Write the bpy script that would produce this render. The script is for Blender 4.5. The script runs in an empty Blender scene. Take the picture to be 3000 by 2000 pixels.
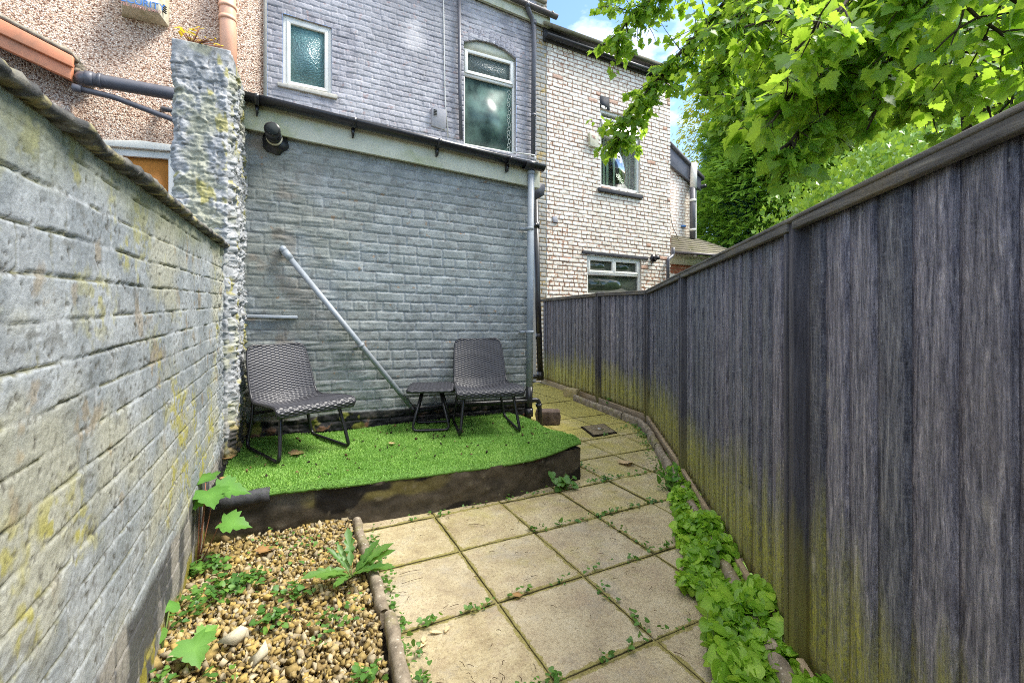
import bpy, math, random
import numpy as np
from mathutils import Vector
from mathutils.geometry import tessellate_polygon
R = math.radians
random.seed(7); rng = np.random.default_rng(7)
S = bpy.context.scene
COL = S.collection

# ------------------------------------------------------------------ camera, sky, sun, exposure
F, HY, H, TH = 1333.33, 915.0, 1.25, R(26.5)      # focal length and horizon row in pixels of the 3000 px photograph, eye height, yaw
CT, ST = math.cos(TH), math.sin(TH)
cam = bpy.data.objects.new('camera', bpy.data.cameras.new('camera')); COL.objects.link(cam)
cam.data.lens = 16; cam.data.sensor_width = 36; cam.data.shift_y = -(1000-HY)/3000
cam.data.clip_start = .05; cam.data.clip_end = 2000
cam.location = (0, 0, H); cam.rotation_euler = (R(90), 0, -TH); S.camera = cam

SUN_EL, SUN_AZ = R(55), R(112)                    # azimuth measured clockwise from +Y
w = bpy.data.worlds.new('World'); S.world = w; w.use_nodes = True
wt = w.node_tree; wt.nodes.clear()
wo = wt.nodes.new('ShaderNodeOutputWorld'); bg = wt.nodes.new('ShaderNodeBackground')
sky = wt.nodes.new('ShaderNodeTexSky'); sky.sky_type = 'NISHITA'; sky.sun_disc = False
sky.sun_elevation = SUN_EL; sky.sun_rotation = SUN_AZ; sky.ozone_density = 4.; sky.dust_density = .2; sky.air_density = 1.
tc = wt.nodes.new('ShaderNodeTexCoord'); mp = wt.nodes.new('ShaderNodeMapping'); mp.inputs['Scale'].default_value = (1, 1, 1.9)
mp.inputs['Location'].default_value = (.1, 1.3, .5)
cn = wt.nodes.new('ShaderNodeTexNoise'); cn.inputs['Scale'].default_value = 2.6; cn.inputs['Detail'].default_value = 9; cn.inputs['Roughness'].default_value = .56
cr = wt.nodes.new('ShaderNodeValToRGB'); cr.color_ramp.elements[0].position = .585; cr.color_ramp.elements[1].position = .75
cm = wt.nodes.new('ShaderNodeMix'); cm.data_type = 'RGBA'
cm.inputs[7].default_value = (8.2, 8.1, 7.8, 1)
wt.links.new(tc.outputs['Generated'], mp.inputs[0]); wt.links.new(mp.outputs[0], cn.inputs['Vector'])
sz_ = wt.nodes.new('ShaderNodeSeparateXYZ'); wt.links.new(tc.outputs['Generated'], sz_.inputs[0])
ma = wt.nodes.new('ShaderNodeMath'); ma.operation = 'MULTIPLY_ADD'; ma.inputs[1].default_value = .22; wt.links.new(sz_.outputs[2], ma.inputs[0]); wt.links.new(cn.outputs['Fac'], ma.inputs[2])  # cloud thickened towards the zenith, out of view, for more neutral fill light
wt.links.new(ma.outputs[0], cr.inputs[0]); wt.links.new(cr.outputs[0], cm.inputs[0]); wt.links.new(sky.outputs[0], cm.inputs[6])
wt.links.new(cm.outputs[2], bg.inputs[0]); bg.inputs[1].default_value = .105
wt.links.new(bg.outputs[0], wo.inputs[0])
sl = bpy.data.lights.new('sun', 'SUN'); sl.energy = 2.2; sl.angle = R(24); sl.color = (1, .95, .87)
sun = bpy.data.objects.new('sun', sl); COL.objects.link(sun)
sd = Vector((math.sin(SUN_AZ)*math.cos(SUN_EL), math.cos(SUN_AZ)*math.cos(SUN_EL), math.sin(SUN_EL)))
sun.rotation_euler = sd.to_track_quat('Z', 'Y').to_euler()
S.view_settings.view_transform = 'Standard'; S.view_settings.look = 'None'; S.view_settings.exposure = 1.85; S.view_settings.gamma = 1
S.cycles.filter_width = 1.0; S.render.engine = 'CYCLES'; S.cycles.use_denoising = False; S.cycles.max_bounces = 7; S.cycles.transparent_max_bounces = 12

# ------------------------------------------------------------------ measuring: photograph pixel -> point on a real plane
def rot(x, z): return (x*CT+z*ST, -x*ST+z*CT)
def ray(px, py):
    u = (px-1500)/F; return np.array([u*CT+ST, -u*ST+CT, (HY-py)/F])
def G(px, py, h=0.):
    d = ray(px, py); k = (h-H)/d[2]; return np.array([k*d[0], k*d[1], h])
def PY(px, py, Y):
    d = ray(px, py); k = Y/d[1]; return np.array([k*d[0], Y, H+k*d[2]])
def PX(px, py, X):
    d = ray(px, py); k = X/d[0]; return np.array([X, k*d[1], H+k*d[2]])
def D(px, py, dep):
    return np.array([0, 0, H]) + dep*ray(px, py)
def XZ(pts, Y): return [(PY(a, b, Y)[0], PY(a, b, Y)[2]) for a, b in pts]

# ------------------------------------------------------------------ noise
def _h(x, y, s):
    h = (x*374761393 + y*668265263 + s*1274126177) & 0xffffffff
    h = ((h ^ (h >> 13))*1103515245) & 0xffffffff
    h = ((h ^ (h >> 15))*668265263) & 0xffffffff
    return (h ^ (h >> 16))/4294967296.
def vn(x, y, s=0):
    x = np.asarray(x, float); y = np.asarray(y, float)
    xi = np.floor(x).astype(np.int64); yi = np.floor(y).astype(np.int64); fx = x-xi; fy = y-yi
    fx = fx*fx*(3-2*fx); fy = fy*fy*(3-2*fy)
    a = _h(xi, yi, s); b = _h(xi+1, yi, s); c = _h(xi, yi+1, s); d = _h(xi+1, yi+1, s)
    return (a*(1-fx)+b*fx)*(1-fy)+(c*(1-fx)+d*fx)*fy
def fbm(x, y, o=4, s=0):
    t = 0; a = .5; n = 0
    for i in range(o):
        t = t+a*vn(np.asarray(x)*2**i+17.3*i, np.asarray(y)*2**i+5.1*i, s+i); n += a; a *= .5
    return t/n
def sm(a, b, x):
    t = np.clip((x-a)/(b-a), 0, 1); return t*t*(3-2*t)
def lerp(a, b, t):
    t = np.asarray(t)[..., None]; return np.asarray(a)*(1-t)+np.asarray(b)*t

# ------------------------------------------------------------------ materials
class NT:
    def __init__(s, name):
        s.m = bpy.data.materials.new(name); s.m.use_nodes = True; s.t = s.m.node_tree; s.t.nodes.clear()
        s.out = s.n('OutputMaterial'); s.co = None
    def n(s, k): return s.t.nodes.new('ShaderNode'+k)
    def put(s, sock, v):
        if hasattr(v, 'is_output') or isinstance(v, bpy.types.NodeSocket): s.t.links.new(v, sock)
        elif v is not None: sock.default_value = v
    def coord(s, scale=(1, 1, 1), loc=(0, 0, 0), src=None):
        if src is None:
            if s.co is None: s.co = s.n('TexCoord')
            src = s.co.outputs['Object']
        m = s.n('Mapping'); s.t.links.new(src, m.inputs[0]); m.inputs['Scale'].default_value = scale; m.inputs['Location'].default_value = loc
        return m.outputs[0]
    def noise(s, v, scale, det=4, ro=.55, dist=0):
        x = s.n('TexNoise'); s.put(x.inputs['Vector'], v); x.inputs['Scale'].default_value = scale; x.inputs['Detail'].default_value = det
        x.inputs['Roughness'].default_value = ro; x.inputs['Distortion'].default_value = dist; return x.outputs['Fac']
    def ncol(s, v, scale):
        x = s.n('TexNoise'); s.put(x.inputs['Vector'], v); x.inputs['Scale'].default_value = scale; return x.outputs['Color']
    def vor(s, v, scale, feat='F1', out='Color'):
        x = s.n('TexVoronoi'); x.feature = feat; s.put(x.inputs['Vector'], v); x.inputs['Scale'].default_value = scale; return x.outputs[out]
    def ramp(s, f, st, interp='LINEAR'):
        r = s.n('ValToRGB'); s.put(r.inputs[0], f); e = r.color_ramp.elements; r.color_ramp.interpolation = interp
        while len(e) < len(st): e.new(.5)
        for q, (p, c) in zip(e, st):
            q.position = p; q.color = (*c, 1) if not np.isscalar(c) else (c, c, c, 1)
        return r.outputs[0]
    def mix(s, f, a, b, bl='MIX'):
        x = s.n('Mix'); x.data_type = 'RGBA'; x.blend_type = bl
        s.put(x.inputs[0], f)
        for i, v in ((6, a), (7, b)):
            s.put(x.inputs[i], (*v, 1) if isinstance(v, tuple) else v)
        return x.outputs[2]
    def math(s, op, a, b=None, c=None, clamp=False):
        x = s.n('Math'); x.operation = op; x.use_clamp = clamp
        for i, v in enumerate((a, b, c)):
            if v is not None: s.put(x.inputs[i], v)
        return x.outputs[0]
    def attr(s, name, out='Color'):
        x = s.n('Attribute'); x.attribute_name = name; return x.outputs[out]
    def sep(s, v):
        x = s.n('SeparateXYZ'); s.put(x.inputs[0], v); return x.outputs
    def comb(s, a, b, c):
        x = s.n('CombineXYZ'); s.put(x.inputs[0], a); s.put(x.inputs[1], b); s.put(x.inputs[2], c); return x.outputs[0]
    def vadd(s, a, b):
        x = s.n('VectorMath'); x.operation = 'ADD'; s.put(x.inputs[0], a); s.put(x.inputs[1], b); return x.outputs[0]
    def vscale(s, a, k):
        x = s.n('VectorMath'); x.operation = 'SCALE'; s.put(x.inputs[0], a); x.inputs['Scale'].default_value = k; return x.outputs[0]
    def bump(s, h, st=.5, d=.01):
        x = s.n('Bump'); s.put(x.inputs['Height'], h); x.inputs['Strength'].default_value = st; x.inputs['Distance'].default_value = d; return x.outputs[0]
    def done(s, col, rough=.8, nrm=None, spec=.3, metal=0, transl=None):
        b = s.n('BsdfPrincipled'); s.put(b.inputs['Base Color'], (*col, 1) if isinstance(col, tuple) else col)
        s.put(b.inputs['Roughness'], rough); b.inputs['Specular IOR Level'].default_value = spec; b.inputs['Metallic'].default_value = metal
        if nrm is not None: s.put(b.inputs['Normal'], nrm)
        o = b.outputs[0]
        if transl is not None:
            tcol, k = transl; t = s.n('BsdfTranslucent'); s.put(t.inputs[0], tcol); x = s.n('MixShader'); x.inputs[0].default_value = k
            s.t.links.new(o, x.inputs[1]); s.t.links.new(t.outputs[0], x.inputs[2]); o = x.outputs[0]
        s.t.links.new(o, s.out.inputs[0]); return s.m

def plain(name, c, rough=.6, var=.25, sc=14, bump=.15, spec=.35, dirt=None):
    t = NT(name); v = t.coord(); n = t.noise(v, sc, 6, .65)
    dk = tuple(x*(1-var) for x in c); lt = tuple(min(1, x*(1+var)) for x in c)
    col = t.ramp(n, [(.3, dk), (.7, lt)])
    if dirt:
        col = t.mix(t.ramp(t.noise(v, sc*.35, 5, .7), [(.48, 0.), (.66, dirt[1])]), col, dirt[0])
    return t.done(col, rough, t.bump(t.noise(v, sc*6, 3), bump, .004), spec)

M = {}
M['black_plastic'] = plain('black_plastic', (.018, .018, .02), .32, .3, 9, .08, .5)
M['grey_pipe'] = plain('grey_pipe', (.30, .33, .36), .45, .12, 8, .1, .4, ((.2, .2, .19), .4))
M['dark_pipe'] = plain('dark_pipe', (.10, .10, .115), .4, .2, 9, .1, .4)
M['brown_gutter'] = plain('brown_gutter', (.10, .085, .085), .4, .25, 8, .1, .4)
M['cream_fascia'] = plain('cream_fascia', (.56, .56, .45), .6, .12, 5, .15, .3, ((.30, .34, .12), .75))
M['frame_white'] = plain('frame_white', (.72, .71, .66), .4, .06, 5, .05, .4, ((.5, .5, .42), .4))
M['sill_stone'] = plain('sill_stone', (.42, .40, .35), .8, .2, 20, .3)
M['slate_sill'] = plain('slate_sill', (.05, .05, .055), .7, .45, 18, .5)
M['orange_paint'] = plain('orange_paint', (.70, .27, .14), .5, .12, 8, .1, .4, ((.25, .16, .1), .45))
M['peach_pipe'] = plain('peach_pipe', (.78, .42, .27), .4, .08, 6, .08, .45)
M['alarm_cream'] = plain('alarm_cream', (.62, .58, .44), .5, .1, 9, .1, .4, ((.24, .22, .08), .8))
M['alarm_grey'] = plain('alarm_grey', (.36, .35, .37), .5, .1, 20, .1, .4)
M['slate_roof'] = plain('slate_roof', (.22, .20, .15), .8, .3, 12, .4, .3, ((.16, .17, .05), .6))
M['soil'] = plain('soil', (.035, .027, .018), .95, .5, 25, 1., .1)
M['blind'] = plain('blind', (.62, .66, .58), .8, .06, 6, .02, .2)
M['room_dark'] = plain('room_dark', (.03, .035, .035), .9, .3, 3, 0, .1)
M['orange_board'] = plain('orange_board', (.42, .17, .03), .6, .15, 30, .1)
M['iron'] = plain('iron', (.20, .155, .09), .8, .4, 22, .6, .3, ((.07, .09, .03), .6))
M['tube_black'] = plain('tube_black', (.014, .014, .016), .3, .3, 30, .03, .5)
M['twig'] = plain('twig', (.09, .05, .025), .9, .4, 40, .4)
M['bark'] = plain('bark', (.055, .045, .032), .95, .45, 16, .8, .15)
M['stem_red'] = plain('stem_red', (.25, .10, .05), .7, .3, 30, .1)
M['stem_green'] = plain('stem_green', (.12, .17, .04), .7, .3, 30, .1)
M['lettering_blue'] = plain('lettering_blue', (.08, .22, .55), .6, .1, 30, 0)
M['lettering_red'] = plain('lettering_red', (.5, .25, .2), .6, .1, 30, 0)
M['label_white'] = plain('label_white', (.72, .70, .62), .6, .08, 30, 0)
M['brown_brick'] = plain('brown_brick', (.10, .075, .06), .9, .5, 16, .8, .2, ((.25, .18, .12), .5))
M['tan_brick'] = plain('tan_brick', (.42, .35, .2), .9, .2, 22, .6, .2, ((.25, .25, .06), .6))
M['cement'] = plain('cement', (.30, .26, .20), .95, .35, 20, 1., .15)
M['seed'] = plain('seed', (.62, .47, .26), .8, .2, 60, .1)

def m_edging():
    t = NT('edging_stone'); v = t.coord(); n = t.noise(v, 16, 6, .7)
    c = t.ramp(n, [(.28, (.11, .09, .065)), (.5, (.25, .205, .15)), (.72, (.42, .36, .27))])
    c = t.mix(t.ramp(t.noise(v, 5, 5, .7), [(.5, 0.), (.66, .7)]), c, (.20, .19, .045))
    c = t.mix(t.ramp(t.vor(v, 45, out='Distance'), [(.1, .8), (.25, 0.)]), c, (.52, .47, .38))
    return t.done(c, .92, t.bump(t.noise(v, 60, 5, .7), .6, .006), .2)
M['edging'] = m_edging()

def m_vcol(name, rough=.75, fine=90, fst=.35, dist=.004, spec=.3, lo=.72, hi=1.28):
    t = NT(name); v = t.coord(); c = t.attr('col')
    k = t.ramp(t.noise(v, fine, 6, .7), [(.25, (lo,)*3), (.75, (hi,)*3)])
    c = t.mix(1., c, k, 'MULTIPLY')
    return t.done(c, rough, t.bump(t.noise(v, fine*.8, 6, .7), fst, dist), spec)
M['painted_brick'] = m_vcol('painted_brick', .62, 85, .55, .006, .35)
M['tarred_concrete'] = m_vcol('tarred_concrete', .7, 60, .6, .006, .3)
M['coping_stone'] = m_vcol('coping_stone', .9, 55, .7, .008, .2)
M['stone_chips'] = m_vcol('stone_chips', .9, 120, .4, .003, .25)
M['litter'] = m_vcol('litter', .9, 120, .2, .002, .2)

def m_brick(name, L, Hc, mo, wall, wall2, mort, patch=None, slope=.026, bst=.8, rand=.3, smear=None, sq=.5, warp=.012, thr=(.56, .62)):
    t = NT(name); p = t.sep(t.coord())
    z = t.math('MULTIPLY_ADD', p[0], slope, p[2])
    v = t.comb(t.math('ADD', p[0], p[1]), z, 0.)
    wv = t.vadd(v, t.vscale(t.vadd(t.ncol(v, 7.), (-.5, -.5, -.5)), warp)); wv = t.vadd(wv, t.vscale(t.vadd(t.ncol(v, 26.), (-.5, -.5, -.5)), warp*.9))
    b = t.n('TexBrick'); t.put(b.inputs['Vector'], wv); b.inputs['Scale'].default_value = 1; b.inputs['Brick Width'].default_value = L
    b.inputs['Row Height'].default_value = Hc; b.inputs['Mortar Size'].default_value = mo; b.inputs['Mortar Smooth'].default_value = .35
    b.squash = sq; b.squash_frequency = 4; b.offset = .5
    b.inputs['Color1'].default_value = (0, 0, 0, 1); b.inputs['Color2'].default_value = (1, 1, 1, 1); b.inputs['Mortar'].default_value = (.5, .5, .5, 1)
    fac = b.outputs['Fac']
    big = t.noise(v, 1.6, 6, .65); fine = t.noise(v, 34, 5, .7)
    c = t.mix(t.math('MULTIPLY', b.outputs['Color'], rand), wall, wall2)
    c = t.mix(t.ramp(fine, [(.3, .55), (.6, 0.)]), c, tuple(x*.72 for x in wall))
    if patch:
        pm = t.math('ADD', t.math('MULTIPLY', t.noise(wv, 9, 6, .75), .75), t.math('MULTIPLY', big, .25))
        c = t.mix(t.ramp(pm, [(thr[0], 0.), (thr[1], 1.)]), c, t.mix(t.noise(v, 30, 3), patch, tuple(x*.55 for x in patch)))
    mk = t.math('MULTIPLY', fac, t.ramp(t.noise(v, 11, 5, .7), [(.3, smear if smear is not None else 1.), (.62, 1.)]))
    c = t.mix(mk, c, mort)
    c = t.mix(t.ramp(big, [(.35, .35), (.62, 0.)]), c, t.mix(1., c, (.8, .78, .74), 'MULTIPLY'))
    hgt = t.math('ADD', t.math('MULTIPLY', t.math('SUBTRACT', 1., fac), 1.), t.math('MULTIPLY', t.noise(wv, 22, 6, .75), .55))
    return t, v, c, t.bump(hgt, bst, .014)
t, v, c, nb = m_brick('lilac_painted_brick', .25, .083, .010, (.345, .335, .375), (.40, .39, .425), (.25, .24, .27), slope=.026, bst=.75, rand=.5, smear=.0, warp=.022)
pp = PY(1215, 108, 7.1)
dd = t.n('VectorMath'); dd.operation = 'DISTANCE'; t.put(dd.inputs[0], t.vadd(t.coord(), t.vscale(t.vadd(t.ncol(t.coord(), 6.), (-.5, -.5, -.5)), .35))); dd.inputs[1].default_value = tuple(pp)
c = t.mix(t.ramp(dd.outputs['Value'], [(.14, .75), (.30, 0.)]), c, (.55, .51, .52))
M['lilac_brick'] = t.done(c, .7, nb, .3)
t, v, c, nb = m_brick('white_painted_brick', .215, .0785, .011, (.80, .75, .66), (.70, .63, .54), (.27, .14, .08), (.42, .19, .10), slope=.03, bst=.6, rand=.35, smear=.2, warp=.014, thr=(.58, .63))
M['white_brick'] = t.done(c, .8, nb, .25)
t, v, c, nb = m_brick('yellow_peeling_brick', .19, .0785, .010, (.36, .35, .31), (.46, .38, .2), (.16, .10, .05), (.48, .36, .12), slope=.05, bst=.9, rand=.7, smear=.3, warp=.014, thr=(.5, .58))
M['peeling_brick'] = t.done(c, .8, nb, .25)
t, v, c, nb = m_brick('red_brick', .22, .076, .009, (.34, .12, .06), (.26, .10, .06), (.30, .2, .13), slope=.05, bst=.6, rand=.7)
M['red_brick'] = t.done(c, .8, nb, .25)

def m_pebble():
    t = NT('pebbledash'); v = t.coord(); c1 = t.vor(v, 62); d = t.vor(v, 62, out='Distance')
    g = t.n('RGBToBW'); t.put(g.inputs[0], c1)
    c = t.ramp(g.outputs[0], [(.18, (.16, .085, .055)), (.32, (.46, .32, .23)), (.46, (.66, .53, .42)), (.68, (.82, .72, .61)), (.85, (.56, .49, .42))])
    c = t.mix(t.ramp(d, [(.42, 0.), (.62, .75)]), c, (.30, .2, .15))
    c = t.mix(t.ramp(t.noise(v, 1.3, 5, .6), [(.4, .4), (.65, 0.)]), c, t.mix(1., c, (.8, .74, .68), 'MULTIPLY'))
    return t.done(c, .9, t.bump(t.math('SUBTRACT', 1., d), .8, .02), .2)
M['pebbledash'] = m_pebble()

def m_glass(name, base, tint, rough=.06, nsc=None, spec=.6, st=(.35, .65)):
    t = NT(name); v = t.coord(); n = t.noise(v, 2.2, 5, .6)
    c = t.ramp(n, [(st[0], base), (st[1], tint)]); nb = None
    if nsc:
        d = t.vor(v, nsc, out='Distance'); nb = t.bump(t.math('ADD', d, t.noise(v, nsc*.7, 3)), .7, .01)
        c = t.mix(t.ramp(t.noise(v, nsc*.8, 4, .8), [(.5, 0.), (.72, .6)]), c, tuple(min(1, x*2.6) for x in tint))
    return t.done(c, rough, nb, spec)
M['frosted'] = m_glass('frosted_glass', (.05, .12, .13), (.13, .25, .25), .22, 48)
M['glass_teal'] = m_glass('misted_glass', (.03, .055, .05), (.15, .25, .21), .3, None, .4, (.38, .62))
M['glass_top'] = m_glass('dotted_glass', (.06, .085, .08), (.10, .13, .12), .2, 60)
M['glass_dark'] = m_glass('dark_glass', (.02, .035, .022), (.06, .075, .05), .05, None, .7)
def m_clear():
    t = NT('clear_glass'); g = t.n('BsdfGlossy'); g.inputs['Roughness'].default_value = .03; tr = t.n('BsdfTransparent'); tr.inputs[0].default_value = (.8, .88, .82, 1)
    fr = t.n('Fresnel'); fr.inputs[0].default_value = 1.5; x = t.n('MixShader')
    t.put(x.inputs[0], t.math('MULTIPLY', fr.outputs[0], .45)); t.t.links.new(tr.outputs[0], x.inputs[1]); t.t.links.new(g.outputs[0], x.inputs[2]); t.t.links.new(x.outputs[0], t.out.inputs[0]); return t.m
M['clear_glass'] = m_clear()

def m_fence():
    t = NT('black_stained_board'); v = t.coord(); p = t.sep(v); r = t.attr('col'); rs = t.sep(r)
    off = t.vscale(r, 37.); gv = t.vadd(t.coord((1, 1, .11)), off)
    g1 = t.noise(gv, 70, 6, .75, .6); g2 = t.noise(t.vadd(t.coord((1, 1, .10)), off), 24, 5, .7, .4); g3 = t.noise(t.vadd(t.coord((1, 1, .35)), off), 120, 4, .7)
    c = t.ramp(g1, [(.32, (.028, .030, .041)), (.45, (.098, .100, .124)), (.55, (.19, .188, .212)), (.70, (.40, .385, .385))])
    c = t.mix(t.ramp(rs[0], [(.35, 0.), (.95, .75)]), c, t.mix(1., c, (1.9, 1.75, 1.75), 'MULTIPLY')); c = t.mix(t.ramp(rs[1], [(.55, 0.), (1., .55)]), c, t.mix(1., c, (.5, .5, .55), 'MULTIPLY'))
    sw = t.noise(t.vadd(t.coord((.25, .25, 1)), off), 130, 3, .7); c = t.mix(t.ramp(sw, [(.50, 0.), (.66, .5)]), c, (.24, .235, .25)); c = t.mix(t.ramp(g3, [(.30, .6), (.46, 0.)]), c, (.018, .018, .022))
    c = t.mix(t.ramp(g2, [(.56, 0.), (.74, .5)]), c, (.22, .205, .21))
    c = t.mix(t.ramp(t.noise(v, 2.3, 5, .7), [(.5, 0.), (.7, .4)]), c, (.13, .11, .115))
    sp = t.vor(t.vadd(t.coord((1, 1, .55)), off), 8.5, out='Distance')          # knots, bare wood flecks
    sp2 = t.ramp(t.vor(t.vadd(t.coord((1, 1, .55)), off), 8.5), [(.62, 0.), (.68, 1.)], 'LINEAR')
    c = t.mix(t.math('MULTIPLY', t.ramp(sp, [(.05, 1.), (.20, 0.)]), sp2), c, (.46, .42, .38))
    vv_ = t.vor(t.vadd(t.coord((1, 1, .8)), off), 30, out='Distance'); c = t.mix(t.ramp(t.math('ADD', vv_, t.math('MULTIPLY', t.noise(v, 6, 4), .5)), [(.25, .9), (.33, 0.)]), c, (.40, .39, .39))
    # moss growing up from the ground
    nz = t.noise(t.vadd(t.coord((1, 1, .12)), off), 9, 6, .7, .3); nl = t.noise(v, 1.1, 3)
    hz = t.math('ADD', t.math('MULTIPLY', nz, .75), t.math('MULTIPLY', nl, .42))
    mm = t.math('SUBTRACT', hz, t.math('MULTIPLY', p[2], 1.0))
    mf = t.math('MULTIPLY', t.ramp(mm, [(.0, 0.), (.34, 1.)]), t.ramp(t.math('ADD', t.math('MULTIPLY', g3, .5), t.math('MULTIPLY', t.noise(t.vadd(v, off), 60, 4, .8), .5)), [(.36, .1), (.56, 1.)]))
    mc = t.ramp(t.noise(gv, 30, 4, .7), [(.3, (.15, .145, .025)), (.48, (.42, .40, .05)), (.70, (.66, .62, .10))])
    c = t.mix(t.math('MULTIPLY', mf, .92), c, mc)
    low = t.ramp(t.math('ADD', p[2], t.math('MULTIPLY', nz, .12)), [(.10, .8), (.30, 0.)])
    c = t.mix(t.math('MULTIPLY', low, .6), c, t.ramp(g1, [(.3, (.16, .12, .06)), (.7, (.38, .29, .16))]))
    h = t.math('ADD', t.math('MULTIPLY', g1, .7), t.math('MULTIPLY', g3, .8))
    return t.done(c, .72, t.bump(h, 1., .011), .3)
M['fence'] = m_fence()
def m_rail(name, dk, md, lt, moss=.4):
    t = NT(name); v = t.coord(); gv = t.coord((.06, .06, 1)); g = t.noise(gv, 60, 6, .75, .5)
    c = t.ramp(g, [(.3, dk), (.52, md), (.74, lt)])
    c = t.mix(t.ramp(t.noise(v, 4, 5, .7), [(.5, 0.), (.68, moss)]), c, (.25, .19, .09))
    return t.done(c, .8, t.bump(t.math('ADD', g, t.noise(v, 70, 4, .7)), .7, .006), .25)
M['rail'] = m_rail('weathered_rail', (.045, .042, .043), (.13, .12, .11), (.27, .245, .205))
M['gravel_board'] = m_rail('bare_board', (.16, .12, .07), (.34, .26, .16), (.50, .40, .27), .2)
def m_post():
    t = NT('black_post'); gv = t.coord((1, 1, .05)); g = t.noise(gv, 60, 6, .75, .5); v = t.coord(); p = t.sep(v)
    c = t.ramp(g, [(.3, (.03, .028, .033)), (.55, (.085, .08, .09)), (.75, (.17, .155, .16))])
    mm = t.math('SUBTRACT', t.noise(t.coord((1, 1, .15)), 9, 5, .7), p[2])
    c = t.mix(t.ramp(mm, [(0., 0.), (.45, .75)]), c, (.30, .26, .05))
    return t.done(c, .75, t.bump(g, .8, .006), .3)
M['post'] = m_post()

def m_slab():
    t = NT('sandstone_flag'); v = t.coord(); r = t.attr('col'); rs = t.sep(r); off = t.comb(t.math('MULTIPLY', rs[0], 20.), t.math('MULTIPLY', rs[0], 33.), 0.); v2 = t.vadd(v, off)
    n1 = t.noise(v2, 5, 7, .68); n2 = t.noise(v2, 70, 5, .8); n3 = t.noise(v2, 130, 3, .8)
    c = t.ramp(n1, [(.30, (.28, .21, .115)), (.5, (.455, .375, .215)), (.70, (.585, .505, .325))])
    c = t.mix(t.math('MULTIPLY', rs[0], .4), c, (.44, .38, .30))
    c = t.mix(t.ramp(n2, [(.32, .85), (.50, 0.)]), c, (.20, .15, .085))
    c = t.mix(t.ramp(n3, [(.58, 0.), (.72, .7)]), c, (.66, .59, .44))
    c = t.mix(t.ramp(t.noise(v2, 2.6, 6, .75), [(.52, 0.), (.68, .6)]), c, (.34, .25, .17))
    c = t.mix(t.ramp(t.noise(v, 7, 6, .8), [(.55, 0.), (.7, .6)]), c, (.22, .175, .125)); c = t.mix(t.ramp(t.noise(t.vadd(v, (3., 1., 0.)), 3.4, 6, .75), [(.52, 0.), (.66, .45)]), c, (.36, .33, .28))
    p = t.sep(v)
    my = t.math('ADD', t.math('MULTIPLY', t.math('SUBTRACT', t.math('ADD', p[1], t.math('MULTIPLY', p[0], .35)), 2.6), .30), t.math('MULTIPLY', t.math('SUBTRACT', t.noise(v, 2.4, 5, .7), .5), 2.2))
    c = t.mix(t.math('MULTIPLY', t.ramp(my, [(.05, 0.), (.85, 1.)]), .8), c, t.ramp(n2, [(.3, (.27, .23, .035)), (.7, (.45, .41, .075))]))
    # moss creeping in from the edges of each flag
    e = t.math('SUBTRACT', rs[1], t.math('MULTIPLY', t.math('SUBTRACT', t.noise(v, 16, 5, .7), .35), .9))
    c = t.mix(t.ramp(e, [(-.06, .8), (.03, 0.)]), c, t.ramp(n2, [(.3, (.14, .10, .04)), (.6, (.30, .27, .06))]))
    c = t.mix(t.ramp(rs[1], [(.0, .95), (.025, 0.)]), c, (.06, .05, .025))
    return t.done(c, .88, t.bump(t.math('ADD', n2, n3), .6, .006), .25)
M['slab'] = m_slab()

def m_leaf(name, c0, c1, c2, tr=.42, tcol=(.42, .62, .05), spec=.4, rough=.42):
    t = NT(name); r = t.sep(t.attr('col')); v = t.coord()
    c = t.ramp(r[0], [(0., c0), (.5, c1), (1., c2)])
    c = t.mix(t.math('MULTIPLY', t.noise(v, 60, 3), .3), c, tuple(x*.6 for x in c1))
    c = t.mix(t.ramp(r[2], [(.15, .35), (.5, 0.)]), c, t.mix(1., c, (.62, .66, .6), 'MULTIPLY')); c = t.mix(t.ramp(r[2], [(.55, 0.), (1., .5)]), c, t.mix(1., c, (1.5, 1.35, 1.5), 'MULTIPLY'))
    tc2 = t.mix(t.math('MULTIPLY', r[1], .5), tcol, tuple(x*.6 for x in tcol))
    return t.done(c, rough, None, spec, 0, (tc2, tr))
M['syc_leaf'] = m_leaf('sycamore_leaf', (.05, .13, .022), (.115, .245, .03), (.25, .39, .045), .47, (.58, .86, .07))
M['ivy_leaf'] = m_leaf('ivy_leaf', (.09, .21, .025), (.20, .40, .04), (.38, .55, .06), .3, (.42, .62, .06), .45)
M['conifer_leaf'] = m_leaf('conifer_leaf', (.10, .22, .025), (.20, .38, .04), (.32, .54, .06), .35, (.38, .62, .05), .2, .6)
M['blue_conifer_leaf'] = m_leaf('blue_conifer_leaf', (.07, .18, .09), (.13, .28, .15), (.22, .40, .24), .25, (.2, .42, .2), .2, .6)
M['gold_leaf'] = m_leaf('gold_leaf', (.14, .19, .02), (.28, .34, .035), (.46, .46, .06), .45, (.8, .82, .08))
M['cover_leaf'] = m_leaf('cover_leaf', (.08, .19, .02), (.23, .44, .035), (.45, .68, .07), .38, (.55, .86, .08), .4)
M['seedling_leaf'] = m_leaf('seedling_leaf', (.05, .15, .025), (.11, .27, .045), (.18, .36, .06), .25, (.3, .55, .06))
M['weed_leaf'] = m_leaf('weed_leaf', (.04, .12, .025), (.085, .21, .04), (.17, .32, .05), .3, (.3, .5, .06))
M['yellow_leaf'] = m_leaf('yellow_leaf', (.55, .12, .02), (.75, .50, .02), (.80, .62, .03), .4, (.8, .6, .02))
M['dead_leaf'] = m_leaf('dead_leaf', (.28, .14, .05), (.45, .28, .12), (.6, .45, .25), .15, (.5, .3, .1), .2, .7)
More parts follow.
